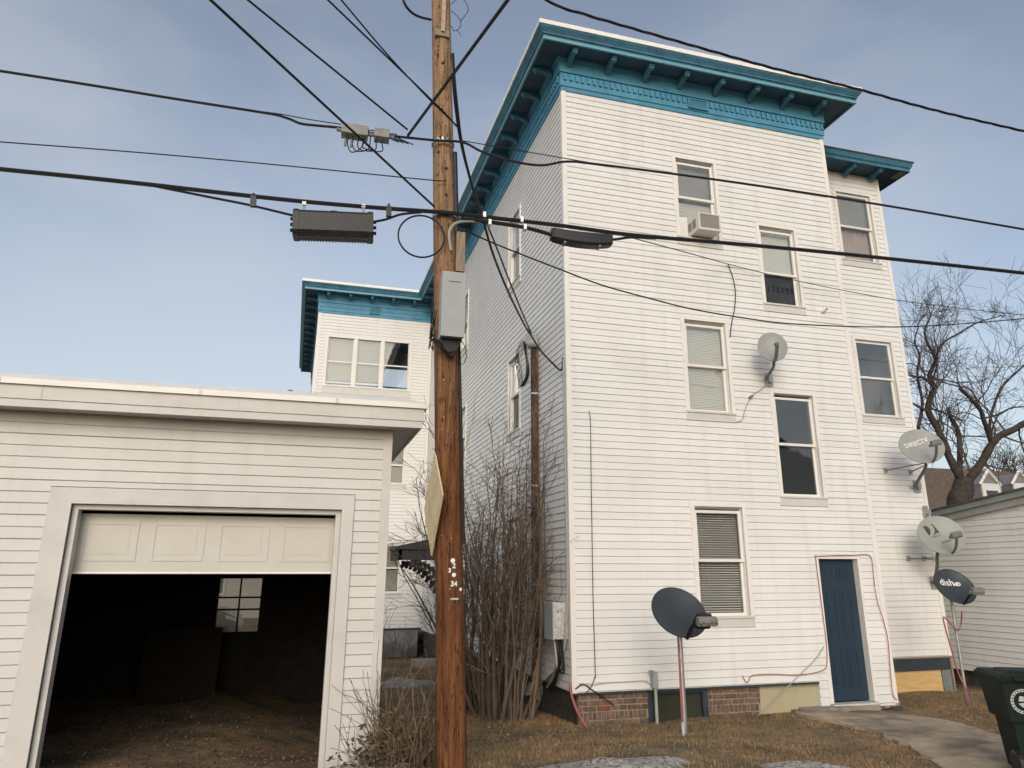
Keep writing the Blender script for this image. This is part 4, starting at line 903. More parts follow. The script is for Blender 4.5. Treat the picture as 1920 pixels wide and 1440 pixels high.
for i in range(k+1):
    s = -L+2*L*i/k; sag = -.022*(1-(s/L)**2); sc2 = .82+.18*math.sin(math.pi*min(1,max(0,(i+.8)/(k+1.6))))
    vs += [c+ax2*s+dp2*p2*sc2+up2*(q2*sc2+sag) for p2, q2 in prof2]
m.add(vs, [(i*8+j, i*8+(j+1)%8, (i+1)*8+(j+1)%8, (i+1)*8+j) for i in range(k) for j in range(8)]+[tuple(range(7,-1,-1)), tuple(k*8+j for j in range(8))]); m.build('case', CLOS, t)
for s in (-.3, 0, .3):
    m = MB(); m.obox(c+ax2*s*L*2-up2*.088-dp2*.0, ax2, dp2, up2, .012, .05, .008); m.build('latch', ALU, t)
for s in (-1, 1): m = MB(); m.obox(c+ax2*s*(L+.008), ax2, dp2, up2, .012, .05, .05); m.build('end_cap', BLK, t)
# strand clips beyond the pole
for i, (px, py, lb) in enumerate(((908,404,'bright metal strand clip where the service drops pass the street cable'),(918,418,'lower bright metal clip on the black cable beside the pole'),(978,413,'bright metal strand clip halfway between the pole and the small splice case'),(984,427,'lower bright metal clip halfway to the small splice case'))):
    c2 = street(px, py); tag(MB().obox(c2, ax2, dp2, up2, .014, .03, .028).build('strand_clip', mat('bright_zinc', (.75,.75,.73), .35, metal=.4)), lb, 'clip')
# amplifiers on the upper cable
for (x0, y0, x1, y1, hh, lb) in ((641,244,690,252,.052,'long cast-metal amplifier box with looped wires on the upper cable'),(702,253,730,257,.045,'short cast-metal tap box on the upper cable next to the pole')):
    a, b = street(x0, y0), street(x1, y1); c2 = (a+b)/2; L = (b-a).length/2; a3 = (b-a).normalized(); u3 = (Vector((0,0,1))-a3*a3.z).normalized(); d3 = a3.cross(u3)
    t = thing('amplifier_box', lb, 'amplifier', c2)
    m = MB(); m.obox(c2, a3, d3, u3, L, .065, hh); m.build('housing', ALU, t)
    m = MB()
    for i in range(6): m.obox(c2+a3*(-L+2*L*(i+.5)/6)+u3*(hh+.006), a3, d3, u3, L/14, .055, .0065)
    m.build('fins', ALU, t)
    for s in (-1, 1): m = MB(); m.tube([c2+a3*s*L, c2+a3*s*(L+.05)], .02, 8); m.build('connector', ALU, t)
    if L > .1:
        for k2 in range(4):
            m = MB(); q = c2-a3*(.06-.05*k2)-u3*hh-d3*.05
            m.tube(smooth_pts([q, q-u3*.07+a3*.0, q-u3*(.15-.02*k2)+a3*.05, q-u3*.08+a3*(.14+.02*k2), q+u3*.09+a3*(.17), q+u3*(.14)+a3*(.22+.03*k2), q+u3*.10+a3*.34, q+u3*.05+a3*.5], 5), .006, 5); m.build('jumper_wire', BLK, t)
        for s in (-.08, -.02): m = MB(); m.tube([c2+a3*s-u3*hh-d3*.02, c2+a3*s-u3*(hh+.11)-d3*.02], .012, 8); m.build('tap_port', ALU, t)

# ------------------------------------------------------------------ SATELLITE DISHES
def dish(label, c, theta, phi, roll, a, b, mt, mast_pts, mast_r, prints=(), lnb='bar', foot=None, struts=(), mast_mat=ARMG, depth=.07, arm_len=.40, armw=.022, post=None, group=None, rr=False, ly=-.62, lx=0.):
    c = Vector(c)
    th, ph = math.radians(theta), math.radians(phi)
    FWv, RTv, DNv = Vector(FW), Vector(RT), Vector(DN)
    if rr: FWv = (c-Vector(CAM)).normalized(); RTv = (RTv-FWv*RTv.dot(FWv)).normalized(); DNv = FWv.cross(RTv)
    f = (-FWv*math.cos(th)+(RTv*math.cos(ph)-DNv*math.sin(ph))*math.sin(th)).normalized()
    upv = (Vector((0,0,1))-f*f.z).normalized(); xv = upv.cross(f)
    r = math.radians(roll); X = xv*math.cos(r)+upv*math.sin(r); Y = -xv*math.sin(r)+upv*math.cos(r)
    base = mast_pts[0]
    t = thing('satellite_dish', label, 'satellite dish', base, group)
    def W(x, y, z): return c+X*x+Y*y+f*z
    def para(x, y): return depth*((x/a)**2+(y/b)**2)-depth*.5
    m = MB(); n = 48; k = 7; vs = [W(0,0,para(0,0))]
    for i in range(1, k+1):
        for j in range(n): q = 2*math.pi*j/n; x, y = a*i/k*math.cos(q), b*i/k*math.sin(q); vs.append(W(x, y, para(x, y)))
    for rr, dz in ((1.012, .001), (1.012, -.014), (.985, -.014)):
        for j in range(n): q = 2*math.pi*j/n; x, y = a*rr*math.cos(q), b*rr*math.sin(q); vs.append(W(x, y, para(a*math.cos(q), b*math.sin(q))+dz))
    for i in range(k, 0, -1):
        for j in range(n): q = 2*math.pi*j/n; x, y = a*.985*i/k*math.cos(q), b*.985*i/k*math.sin(q); vs.append(W(x, y, para(x, y)-.008))
    R_ = k+3+k
    fs = [(0, 1+j, 1+(j+1)%n) for j in range(n)]+[(1+i*n+j, 1+i*n+(j+1)%n, 1+(i+1)*n+(j+1)%n, 1+(i+1)*n+j) for i in range(R_-1) for j in range(n)]+[tuple(1+(R_-1)*n+j for j in range(n))]
    m.add(vs, fs); ref = m.build('reflector', mt, t, True)
    # feed arm from the bottom rim
    p0 = W(0, -b*.97, para(0, b)-.02); p1 = W(0, -b*.93, arm_len*.55); p2 = W(lx, b*ly, arm_len)
    m = MB(); pts = smooth_pts([W(0,-b*.5,-.05), p0, p1, p2], 4); m.tube(pts, armw, 4); m.build('feed_arm', ARMG if mt != DISHB else CLOS, t)
    if lnb == 'single':
        m = MB(); m.tube([p2+f*.02, p2-f*.09+Y*.06], .028, 12); m.build('receiver', ARMG, t)
    else:
        e = p2+Y*.01; big = lnb == 'wide'; hw = .115 if big else .085
        m = MB(); m.prism([(-.03,-.045),(.03,-.045),(.042,0),(.03,.045),(-.03,.045),(-.042,0)], lambda p_,q_,s_: e+X*s_+(Y*.8-f*.6)*p_+(f*.8+Y*.6)*q_, -hw, hw); m.build('receiver', LNBG, t)
        if big: m = MB(); m.obox(e-f*.07+Y*.05, X, Y, f, .085, .05, .075); m.build('arm_head', CLOS, t)
        for s in (-.075, .02, .075):
            m = MB(); dv = (f*.55-Y*.8).normalized() if big else (-f+Y*.12).normalized(); m.lathe([(.012,.03),(.026,.03),(.026,.075),(.018,.075),(.014,.05)], e+X*s, dv, 12); m.build('feed_horn', LNBG, t)
    # rear bracket and mast
    top = W(0, -.04, para(0,0)-.06); m = MB(); m.obox(W(0,-.03,para(0,0)-.045), X, Y, f, .07, .09, .03); m.build('rear_bracket', GALV, t)
    m = MB(); m.tube(smooth_pts(list(mast_pts)+[top], 5), mast_r, 10); m.build('mast', mast_mat, t, True)
    if foot:
        fp, wl = foot; m = MB(); m.box(fp.x-.07, fp.x+.07, wl-.012, wl, fp.z-.11, fp.z+.11); m.box(fp.x-.035, fp.x+.035, wl-.07, wl-.012, fp.z-.06, fp.z+.06); m.build('foot_plate', GALV, t)
    for (sp, q) in struts:
        m = MB(); m.tube([sp, q], .010, 6); m.build('strut', ARMG, t)
        m = MB(); m.box(sp.x-.035, sp.x+.035, sp.y-.004, sp.y+.012, sp.z-.045, sp.z+.045); m.build('strut_foot', GALV, t)
    for (txt, x, y, size, ang, pm, bold) in prints:
        if callable(txt): me = txt(pm)
        else: me = text_mesh(txt, size, pm, bold)
        ca, sa = math.cos(math.radians(ang)), math.sin(math.radians(ang))
        for v in me.vertices:
            px_, py_ = x+v.co.x*ca-v.co.y*sa, y+v.co.x*sa+v.co.y*ca; v.co = W(px_, py_, para(px_, py_)+.004)
        link('print', me, ref)
    return t, W
def logo_d(pm):      # swoosh-cut D mark
    m = MB(); s = .12
    def tri(pts): m.add([(x*s, y*s, 0) for x, y in pts], [tuple(range(len(pts)))])
    N = 10
    left = [(-1,.75)]+[(-1+.95*math.sin(q)+.0, .75-.05-1.0*(1-math.cos(q))*.75) for q in np.linspace(.15, 1.5, N)]
    tri([(-1.05,.7),(-.6,.72),(-.3,.55),(-.15,.25),(-.2,-.1),(-.4,-.45),(-.75,-.75),(-.85,-.2)])
    tri([(.25,.85),(.55,.80),(.70,.4),(.98,-.55),(.45,-.52),(-.15,-.78),(.3,-.35),(.5,0),(.52,.4),(.42,.65)])
    return m.mesh('print', pm)
# 1: small round dish on the front wall
c = on(1448, 652, 1, HY-.45); ft = on(1440, 712, 1, HY)
P = [Vector((ft.x, HY-.02, ft.z)), on(1437,708,1,HY-.12), on(1446,695,1,HY-.30), on(1451,683,1,HY-.36)]
dish('small round grey satellite dish fixed to the clapboards above the tall stair window', c, 34, 104, 0, .222, .265, DISHG, P, .022, lnb='single', foot=(ft, HY-.016), arm_len=.34, armw=.028)
tag(MB().tube(smooth_pts([on(1446,690,1,HY-.3), on(1435,722,1,HY-.04), on(1412,740,1,HY-.03), on(1405,750,1,HY-.02), on(1397,768,1,HY-.02), on(1392,786,1,HY-.02), on(1381,791,1,HY-.02)], 5), .007, 5).build('dish_cable', GREYC), 'grey cable from the small round dish down to the blind-covered window', 'cable')
p = on(1408,744,1,HY-.03); tag(MB().obox(p, (.8,0,.5), (0,1,0), (-.5,0,.8), .035, .015, .02).build('cable_splitter', ALU), 'small metal cable splitter on the clapboards below the round dish', 'splitter')
# 2: upper DIRECTV
BYW = BY-.0
c = on(1727, 838, 1, BYW-.78); ft = on(1718, 912, 1, BYW)
P = [Vector((ft.x, BYW-.02, ft.z)), on(1715,912,1,BYW-.12), on(1726,893,1,BYW-.36), on(1736,872,1,BYW-.62)]
dish('upper grey oval dish with white lettering on the set-back tower', c, 41, 97, 15, .385, .345, DISHG, P, .028, prints=((('DIRECTV'), -.03, .10, .115, 4, WHT, .002),), foot=(ft, BYW-.016),
     struts=((on(1661,882,1,BYW-.015), on(1735,868,1,BYW-.55)), (on(1708,885,1,BYW-.015), on(1735,872,1,BYW-.55))), arm_len=.42, armw=.026)
# 3: lower DIRECTV
c = on(1764, 1004, 1, BYW-.72); ft = on(1750, 1092, 1, BYW)
P = [Vector((ft.x, BYW-.02, ft.z)), on(1752,1088,1,BYW-.14), on(1757,1064,1,BYW-.36), on(1757,1042,1,BYW-.58)]
dish('lower grey oval dish with dark logo on the set-back tower', c, 41, 97, 12, .39, .35, DISHG, P, .028, prints=((logo_d, -.09, .13, 1, 0, DKPRINT, 0), ('DIRECTV', -.06, .015, .045, 3, DKPRINT, 0), ('Slimline', .05, -.11, .06, 6, DKPRINT, 0)), foot=(ft, BYW-.016),
     struts=((on(1704,1047,1,BYW-.015), on(1752,1046,1,BYW-.5)), (on(1734,1047,1,BYW-.015), on(1752,1050,1,BYW-.5))), arm_len=.42, armw=.026)
tag(MB().box(ft.x, ft.x+.01, 0, .01, 0, .01).build('tmp', GALV)); bpy.data.objects.remove(bpy.data.objects['tmp'])
fp = on(1734, 960, 1, BYW); t = thing('dish_mount_plate', 'empty grey dish mounting bracket left on the set-back tower', 'bracket', (fp.x, BYW, fp.z))
m = MB(); m.box(fp.x-.05, fp.x+.06, BYW-.03, BYW-.016, fp.z-.11, fp.z+.11); m.build('plate', GALV, t); m = MB(); m.box(fp.x-.02, fp.x+.05, BYW-.10, BYW-.031, fp.z-.05, fp.z+.05); m.build('stub', GALV, t)
# 4: dish HD on a ground post
g4 = gpt(1815, 1325, 0); c = on(1789, 1101, 1, g4.y-.12)
P = [Vector((g4.x, g4.y, g4.z-.1)), Vector((g4.x, g4.y, c.z-.34)), Vector((g4.x, g4.y, c.z-.12))]
dish('small charcoal dish lettered in white on a thin post beside the trash bin', c, 45, 50, 0, .30, .30, DISHB, P, .024, prints=(('dish', -.07, .09, .15, 0, WHT, .002), ('HD', .085, .062, .075, 0, WHT, .004)), lnb='bar', mast_mat=GALV, arm_len=.40, rr=True, ly=-1.10, lx=.02)
P = [c+Vector((.02,-.05,-.35)), Vector((g4.x+.06, g4.y-.05, c.z-.55)), Vector((g4.x-.04, g4.y-.06, c.z-.62)), on(1770,1157,1,g4.y), on(1772,1175,1,g4.y), on(1783,1215,1,g4.y), on(1797,1262,1,g4.y), Vector((g4.x-.05, g4.y-.06, g4.z+.25)), Vector((g4.x-.03, g4.y-.06, g4.z))]
tag(MB().tube(smooth_pts(P, 6), .011, 6).build('coax_cable', RED), 'red coax cable looping from the charcoal lettered dish down its post', 'cable')
# 5: charcoal dish on a post in the lawn
g5 = gpt(1285, 1382, 0); c = on(1272, 1150, 1, g5.y-.14)
P = [Vector((g5.x, g5.y, g5.z-.1)), Vector((g5.x, g5.y, c.z-.34)), Vector((g5.x, g5.y, c.z-.10))]
dish('plain charcoal satellite dish on a grey post in the dead grass', c, 41, 58, 0, .335, .335, DISHB, P, .032, lnb='wide', mast_mat=GALV, arm_len=.44, armw=.030, rr=True, ly=-1.22, lx=.06)
tag(MB().tube(smooth_pts([(g5.x-.03, g5.y-.03, c.z-.35), (g5.x-.04, g5.y-.03, .5), (g5.x-.045, g5.y-.03, .1), (g5.x-.05, g5.y-.04, g5.z)], 5), .010, 6).build('coax_cable', RED), 'red coax cable taped down the grey post in the lawn', 'cable')
tag(MB().tube([(g5.x-.05, g5.y-.05, g5.z-.05), (g5.x-.05, g5.y-.05, g5.z+.16)], .018, 8).build('conduit_stub', mat('pale_plastic', (.5,.52,.5), .5)), 'pale plastic conduit stub at the foot of the lawn dish post', 'pipe')

# ------------------------------------------------------------------ TRASH BIN
bc = Vector((7.17, 6.36, gz(7.0, 6.3)))
t = thing('trash_bin', 'dark green wheeled trash bin with a pale round city seal', 'trash bin', bc)
ang = math.radians(-28); bx = Vector((math.cos(ang), math.sin(ang), 0)); by = Vector((-math.sin(ang), math.cos(ang), 0)); bz = Vector((0,0,1))
def BW(x, y, z): return bc+bx*x*.93+by*y*.93+bz*z*.97
def frus(mb, w0, d0, w1, d1, z0, z1, oy0=0, oy1=0):
    vs = [BW(sx*w0, oy0+sy*d0, z0) for sx, sy in ((-1,-1),(1,-1),(1,1),(-1,1))]+[BW(sx*w1, oy1+sy*d1, z1) for sx, sy in ((-1,-1),(1,-1),(1,1),(-1,1))]
    mb.add(vs, [(0,3,2,1),(4,5,6,7),(0,1,5,4),(1,2,6,5),(2,3,7,6),(3,0,4,7)])
m = MB(); frus(m, .19, .20, .225, .25, .05, .52); frus(m, .265, .29, .305, .33, .521, .90); m.build('body', BIN, t)
m = MB(); frus(m, .33, .36, .335, .365, .901, .935); m.build('rim', BIN, t)
m = MB(); frus(m, .325, .355, .30, .33, .936, .965); frus(m, .20, .22, .17, .19, .966, .985); m.build('lid', BIN, t)
m = MB(); m.tube([BW(-.2,-.39,.92), BW(.2,-.39,.92)], .014, 8); m.build('handle', BIN, t)
for s in (-1, 1):
    m = MB(); m.lathe([(.001,-.03),(.10,-.03),(.125,-.02),(.125,.02),(.10,.03),(.001,.03)], BW(s*.24, -.22, .125), bx, 20); m.build('wheel', BLK, t)
# seal on the face towards the camera (-y side)
def sealmesh():
    m = MB(); n = 28; R0, R1 = .115, .088
    m.add([(r*math.cos(2*math.pi*j/n), r*math.sin(2*math.pi*j/n), 0) for r in (R0, R1) for j in range(n)], [(j, (j+1)%n, n+(j+1)%n, n+j) for j in range(n)])
    m.add([(-.05,-.02,0),(-.01,-.055,0),(.05,-.05,0),(.06,-.02,0),(.02,-.01,0)], [(0,1,2,3,4)]); m.add([(-.045,.0,0),(.01,.0,0),(.005,.045,0),(-.03,.05,0)], [(0,1,2,3)]); m.add([(.02,.01,0),(.055,.0,0),(.05,.04,0)], [(0,1,2)])
    return m
sm = sealmesh(); fl = Vector((.08,0,0))
ex = bx; tilt = math.atan2(.04, .38); ey = (bz*math.cos(tilt)-by*math.sin(tilt)); en = ex.cross(ey)
oc = BW(-.12, -.309, .715)
sm.v = [tuple(oc+ex*v[0]+ey*v[1]+en*.006) for v in sm.v]; sm.build('seal', mat('pale_print', (.42,.46,.45), .6), t)
sm2 = MB()
for j in range(22):
    q = 2*math.pi*j/22; cq = oc+ex*(.101*math.cos(q))+ey*(.101*math.sin(q))+en*.0075; sm2.obox(cq, ex*math.cos(q)+ey*math.sin(q), -ex*math.sin(q)+ey*math.cos(q), en, .006, .004+.004*random.random(), .0006)
tag(sm2.build('seal_lettering', BIN, t), kind='stuff')

# ------------------------------------------------------------------ VEGETATION
def grow(mb, p, d, r, length, depth, spread=.55, n=4, seg=4, up=.05, kink=.22, minr=.003, ratio=(.55,.8), fmin=.3):
    pts = [p]; rad = [r]; q = p.copy(); dd = d.normalized()
    for i in range(seg):
        dd = (dd+Vector((random.gauss(0,kink), random.gauss(0,kink), random.gauss(0,kink)+up))).normalized(); q = q+dd*length/seg; pts.append(q.copy()); rad.append(max(minr, r*(1-.55*(i+1)/seg)))
    mb.tube(pts, rad, 4 if r > .02 else 3, cap=False)
    if depth <= 0: return
    for k in range(n):
        f = random.uniform(fmin, 1); i = min(seg-1, int(f*seg)); a = pts[i].lerp(pts[i+1], f*seg-i)
        sd_ = Vector((random.gauss(0,1), random.gauss(0,1), random.gauss(0,1))).normalized()
        nd = ((pts[i+1]-pts[i]).normalized()+sd_*spread*random.uniform(.7,1.5)).normalized()
        grow(mb, a, nd, max(minr, rad[i]*random.uniform(.45,.65)), length*random.uniform(*ratio), depth-1, spread, n, seg, up, kink, minr, ratio, fmin)
# big bare tree behind the shed
TY = 16.5
def tp_(x, y, dy=0): return on(x, y, 1, TY+dy)
def zpx(u, v): return (1640+.3193*u, 500+.3193*v)
pxm = TY*1.03/F
tb = tp_(1800, 947); tree = thing('bare_tree', 'large bare tree with forked dark trunk rising behind the shed roof', 'tree', (tb.x, tb.y, -.5))
tk = MB(); base = Vector((tb.x-.1, TY, -.7))
tk.tube(smooth_pts([base, Vector((tb.x-.05, TY, 1.2)), tp_(1798,955), tp_(1804,925), tp_(*zpx(525,1250))], 4), [.42,.40,.37,.35,.34,.33,.32,.31,.305,.30,.295,.29,.285,.28,.27,.25,.23], 10)
limbs = [  # (points in crop coordinates, dy end, r0, r1)
 ([(530,1270),(575,1225),(640,1130),(690,1040),(740,990),(810,960),(877,920),(960,880)], -.8, .17, .10),
 ([(690,1050),(670,980),(640,900),(620,840),(560,770),(500,715)], -.3, .10, .07),
 ([(672,960),(690,850),(740,720),(800,650),(877,580),(950,500)], .5, .06, .03),
 ([(510,1260),(500,1180),(500,1080),(490,970),(450,890),(430,830)], .3, .11, .075),
 ([(500,1240),(430,1100),(370,950),(315,850),(330,760),(350,710),(320,640),(355,560),(345,510),(310,450),(295,380),(320,310)], .6, .15, .03),
 ([(350,715),(290,655),(210,640),(120,600)], .3, .06, .03),
 ([(355,540),(400,450),(480,400),(600,330),(700,300)], -.4, .05, .02),
 ([(315,850),(220,800),(150,740)], .4, .06, .03),
 ([(255,950),(280,800),(250,640),(265,530),(235,440),(255,360)], 1.2, .07, .025),
 ([(640,890),(720,870),(800,830),(877,822),(960,800)], -.2, .04, .02),
 ([(610,800),(560,720),(480,700),(400,680)], .2, .04, .02),
]
tw = MB()
for pts, dy, r0, r1 in limbs:
    n = len(pts); P = smooth_pts([tp_(*zpx(*q), dy*i/(n-1)) for i, q in enumerate(pts)], 4); k = len(P)
    rd = [.74*(r0+(r1-r0)*i/(k-1))*random.uniform(.90,1.1) for i in range(k)]
    tk.tube(P, rd, 8)
    for i in range(3, k):
        if random.random() < (.55 if r1 < .06 else .33):
            d = (P[i]-P[i-1]).normalized(); sdv = Vector((random.gauss(0,1), random.gauss(0,.7), random.gauss(.25,1))).normalized()
            grow(tw, P[i], (d*.6+sdv).normalized(), max(.010, rd[i]*.34), random.uniform(.9,1.7), 2, n=4, seg=5, up=.03, kink=.2, minr=.0045)
    if r1 < .06: grow(tw, P[-1], (P[-1]-P[-2]).normalized(), r1, random.uniform(.55,1.1), 3, n=4, seg=5, kink=.18, minr=.0045)
tk.build('trunk', BARK, tree, True)
tag(tw.build('twigs', mat('grey_twig_bark', (.085,.072,.064), .95), tree), kind='stuff')
# distant scrubby trees, right
for (x, y, lb) in ((1905, 900, 'faint distant bare tree beyond the dormered house'), (1868, 905, 'smaller distant bare tree over the dormered roof')):
    b = on(x, y, 1, 52); dt = thing('distant_tree', lb, 'tree', (b.x, b.y, 0)); m = MB()
    m.tube([(b.x,b.y,-.5),(b.x,b.y,b.z)], [.3,.2], 6); m.build('trunk', BARK, dt); m = MB()
    for i in range(8): grow(m, Vector((b.x,b.y,b.z-random.random()*2)), Vector((random.gauss(0,.5), random.gauss(0,.5), 1)), .09, random.uniform(1.8,3), 2, n=5, seg=4, minr=.02)
    tag(m.build('twigs', BARK, dt), kind='stuff')
# tall bush by the shaded wall
bush = thing('tall_bush', 'tall leafless multi-stemmed bush against the shaded side wall', 'bush', (2.9, 11.0, -.2))
st = MB(); tg = MB()
for i in range(88):
    bxp = random.gauss(2.95, .21); byp = random.uniform(10.6, 12.0); bxp = min(bxp, 3.3)
    p = Vector((bxp, byp, gz(bxp, byp)-.05)); out = Vector(((bxp-2.92)*.55+random.gauss(0,.13), random.gauss(0,.18), 1)).normalized()
    h = random.uniform(1.8, 4.2); r = random.choice((.009,.011,.014,.017,.022,.030)); P = [p]; rd = [r]; d = out; q = p
    for k in range(7):
        d = (d+Vector((random.gauss(0,.10)+(bxp-2.92)*.03, random.gauss(0,.09), .06))).normalized(); q = q+d*h/7
        q.x = min(q.x, 3.45); q.y = max(q.y, 10.45); P.append(q.copy()); rd.append(max(.004, r*(1-.11*(k+1))))
    st.tube(P, rd, 4, cap=False)
    for k in range(2, 8):
        for _ in range(random.choice((1, 1, 2, 2))):
            grow(tg, P[k].copy(), (d*.8+Vector((random.gauss(0,.7), random.gauss(0,.6), random.gauss(.25,.4)))).normalized(), .0055, random.uniform(.28,.7), 1, n=3, seg=3, minr=.0028)
tag(st.build('stems', TWIG, bush), kind='stuff'); tag(tg.build('twigs', TWIG, bush), kind='stuff')
# buds on the bush as tiny dots and a side spray to the left of the pole
sp = MB()
for (x, y, dx) in ((815, 820, -1), (815, 960, -1), (815, 1030, -.6), (815, 1110, -.6)):
    for k in range(2): grow(sp, on(x, y+random.uniform(-10,10), 1, 10.4), Vector((dx*random.uniform(.4,1), 0, random.gauss(.3,.4))), .006, random.uniform(.25,.45), 2, n=3, seg=3, minr=.0028)
tag(sp.build('side_sprays', TWIG, bush), kind='stuff')
# dead shrub at the garage corner
sh = thing('dead_shrub', 'withered brown shrub with pale stalks at the garage corner', 'shrub', (.98, 7.2, 0))
m = MB(); ls = MB()
for i in range(170):
    x, y = random.gauss(1.05, .15), random.gauss(7.18, .16); p = Vector((x, y, gz(x,y)-.03)); tall = random.random() < .25
    grow(m, p, Vector((random.gauss((x-1.05)*1.0+.05,.24), random.gauss(0,.3), 1)), random.uniform(.003,.0065), random.uniform(.4,.75) if tall else random.uniform(.15,.42), 1, n=3, seg=4, minr=.0026, kink=.16)
for i in range(16):
    x, y = random.uniform(1.05,1.4), random.uniform(6.85,7.3); p = Vector((x, y, gz(x,y)-.03)); m.tube([p, p+Vector((random.gauss(0,.06), random.gauss(0,.04), random.uniform(.2,.5)))], [.006,.004], 4)
m.build('stalks', DEADST, sh)
def leaf(mb, p, s):
    a = Vector((random.gauss(0,1), random.gauss(0,1), random.gauss(0,.6))).normalized(); b = a.orthogonal().normalized(); b = (Matrix.Rotation(random.uniform(0,6.28), 3, a)@b); n_ = a.cross(b)*s*.25
    mb.add([p-a*s, p+b*s*.5+n_, p+a*s, p-b*s*.5+n_], [(0,1,2),(0,2,3)])
for i in range(1100):
    z = abs(random.gauss(.0,.20)); x, y = random.gauss(.98, .20-.1*min(1,z)), random.gauss(7.12, .17); leaf(ls, Vector((x, y, gz(x,y)+z+.02)), random.uniform(.018,.04))
tag(ls.build('withered_leaves', mat('withered_leaves', (.11,.075,.05), .95, island=.5), sh), kind='stuff')
# dry weeds by the wing base
wd = MB()
for i in range(40):
    x, y = random.uniform(.9, 3.4), random.uniform(21.4, 22.1); grow(wd, Vector((x, y, gz(x,y)-.02)), Vector((random.gauss(0,.2), 0, 1)), .008, random.uniform(.3,1.3) , 1, n=2, seg=3, minr=.005)
tag(wd.build('dry_weeds', TWIG), 'thin dry weeds in front of the grey plastic sheet', 'weeds', kind='stuff')
# grass
def blades(N, fx, hmin, hmax):
    V_, F_ = [], []
    for i in range(N):
        x, y = fx(); z = gz(x, y); a = random.uniform(0, 6.283); h = random.uniform(hmin, hmax); w_ = random.uniform(.002,.004)
        lx, ly = math.cos(a)*h*random.uniform(.3,1.6), math.sin(a)*h*random.uniform(.3,1.6); b = len(V_)
        V_ += [(x-w_*math.sin(a), y+w_*math.cos(a), z-.004), (x+w_*math.sin(a), y-w_*math.cos(a), z-.004), (x+lx, y+ly, z+h)]; F_.append((b,b+1,b+2))
    return V_, F_
pathpoly = [gpt(a, b, 0) for a, b in ((1464,1330),(1556,1318),(1670,1316),(1720,1343),(1790,1353),(1850,1374),(1925,1391),(2010,1440),(1990,1520),(1850,1490),(1758,1441),(1700,1405),(1640,1378),(1560,1360),(1500,1348))]
def inpoly(x, y, P):
    c = False; n = len(P)
    for i in range(n):
        a, b = P[i], P[i-1]
        if (a.y > y) != (b.y > y) and x < (b.x-a.x)*(y-a.y)/(b.y-a.y)+a.x: c = not c
    return c
def lawn():
    while True:
        x, y = random.uniform(.95, 12), random.uniform(6.2, 11.2)
        if y > 9.95 and 3.7 < x < 8.8: continue
        if y > 11.1 and x > 8.8: continue
        if x < 1.0 and y > 7.3: continue
        if inpoly(x, y, pathpoly): continue
        pn = math.sin(x*2.1+y*1.3)+math.sin(x*1.1-y*2.7+2)+random.gauss(0,.8)
        if pn < -1.3: continue
        return x, y
m = MB(); m.v, m.f = blades(95000, lawn, .010, .042); m.mi = [0]*len(m.f)
tag(m.build('grass', GRASS), 'short dead brown grass covering the yard', 'grass', kind='stuff')
def back():
    while True:
        x, y = random.uniform(.95, 3.6), random.uniform(9, 21.5)
        return x, y
m = MB(); m.v, m.f = blades(14000, back, .012, .05); m.mi = [0]*len(m.f)
tag(m.build('grass', GRASS), 'sparse dead grass in the side yard between garage and house', 'grass', kind='stuff')
# leaf litter
m = MB()
for i in range(1500):
    x, y = random.uniform(-3.5, .6), 7.7+abs(random.gauss(0,1.6)); leaf(m, Vector((x, y, gz(x,y)+.012)), random.uniform(.010,.026))
tag(m.build('leaf_litter', LEAF), 'dry fallen leaves scattered on the garage floor', 'leaves', kind='stuff')
m = MB()
for i in range(900):
    x, y = lawn(); leaf(m, Vector((x, y, gz(x,y)+.014)), random.uniform(.008,.022))
for i in range(300):
    x, y = random.uniform(1,3.5), random.uniform(9.5,12.5); leaf(m, Vector((x, y, gz(x,y)+.012)), random.uniform(.012,.03))
tag(m.build('yard_litter', mat('pale_litter', (.26,.20,.13), .9, island=.7)), 'small pale leaves and litter on the dead lawn', 'leaves', kind='stuff')
# old snow patches
def snow(cx, cy, rx, ry_, h, lb, seed):
    m = MB(); n = 40; k = 10; vs = [(cx, cy, gz(cx,cy)+h)]; R = random.Random(seed); ph = [R.uniform(0,6.28) for _ in range(6)]
    for i in range(1, k+1):
        for j in range(n):
            q = 2*math.pi*j/n; e = 1+.12*math.sin(3*q+ph[0])+.09*math.sin(5*q+ph[1])+.06*math.sin(11*q+ph[2]); s = i/k
            x, y = cx+rx*e*s*math.cos(q), cy+ry_*e*s*math.sin(q); vs.append((x, y, gz(x,y)+h*(1-s**2.2)*(1+.25*math.sin(9*x+ph[3])*math.sin(8*y+ph[4]))+.03*R.uniform(-.5,.5)*(1-s)-(.015 if i == k else 0)))
    m.add(vs, [(0,1+j,1+(j+1)%n) for j in range(n)]+[(1+i*n+j, 1+i*n+(j+1)%n, 1+(i+1)*n+(j+1)%n, 1+(i+1)*n+j) for i in range(k-1) for j in range(n)])
    return tag(m.build('snow_patch', SNOW, smooth=True), lb, 'snow', kind='stuff')
snow(2.75, 6.75, .85, .42, .09, 'low mound of dirty melting snow in front of the lawn dish', 1)
snow(.72, 6.98, .62, .30, .12, 'dirty snow mound at the foot of the garage corner', 2)
snow(4.75, 6.55, .6, .22, .05, 'thin strip of dirty snow near the bottom of the lawn', 3)
c = gpt(760, 1283, 0); snow(c.x, c.y, .55, .5, .10, 'small grey snow patch in the side yard beyond the shrub', 4)

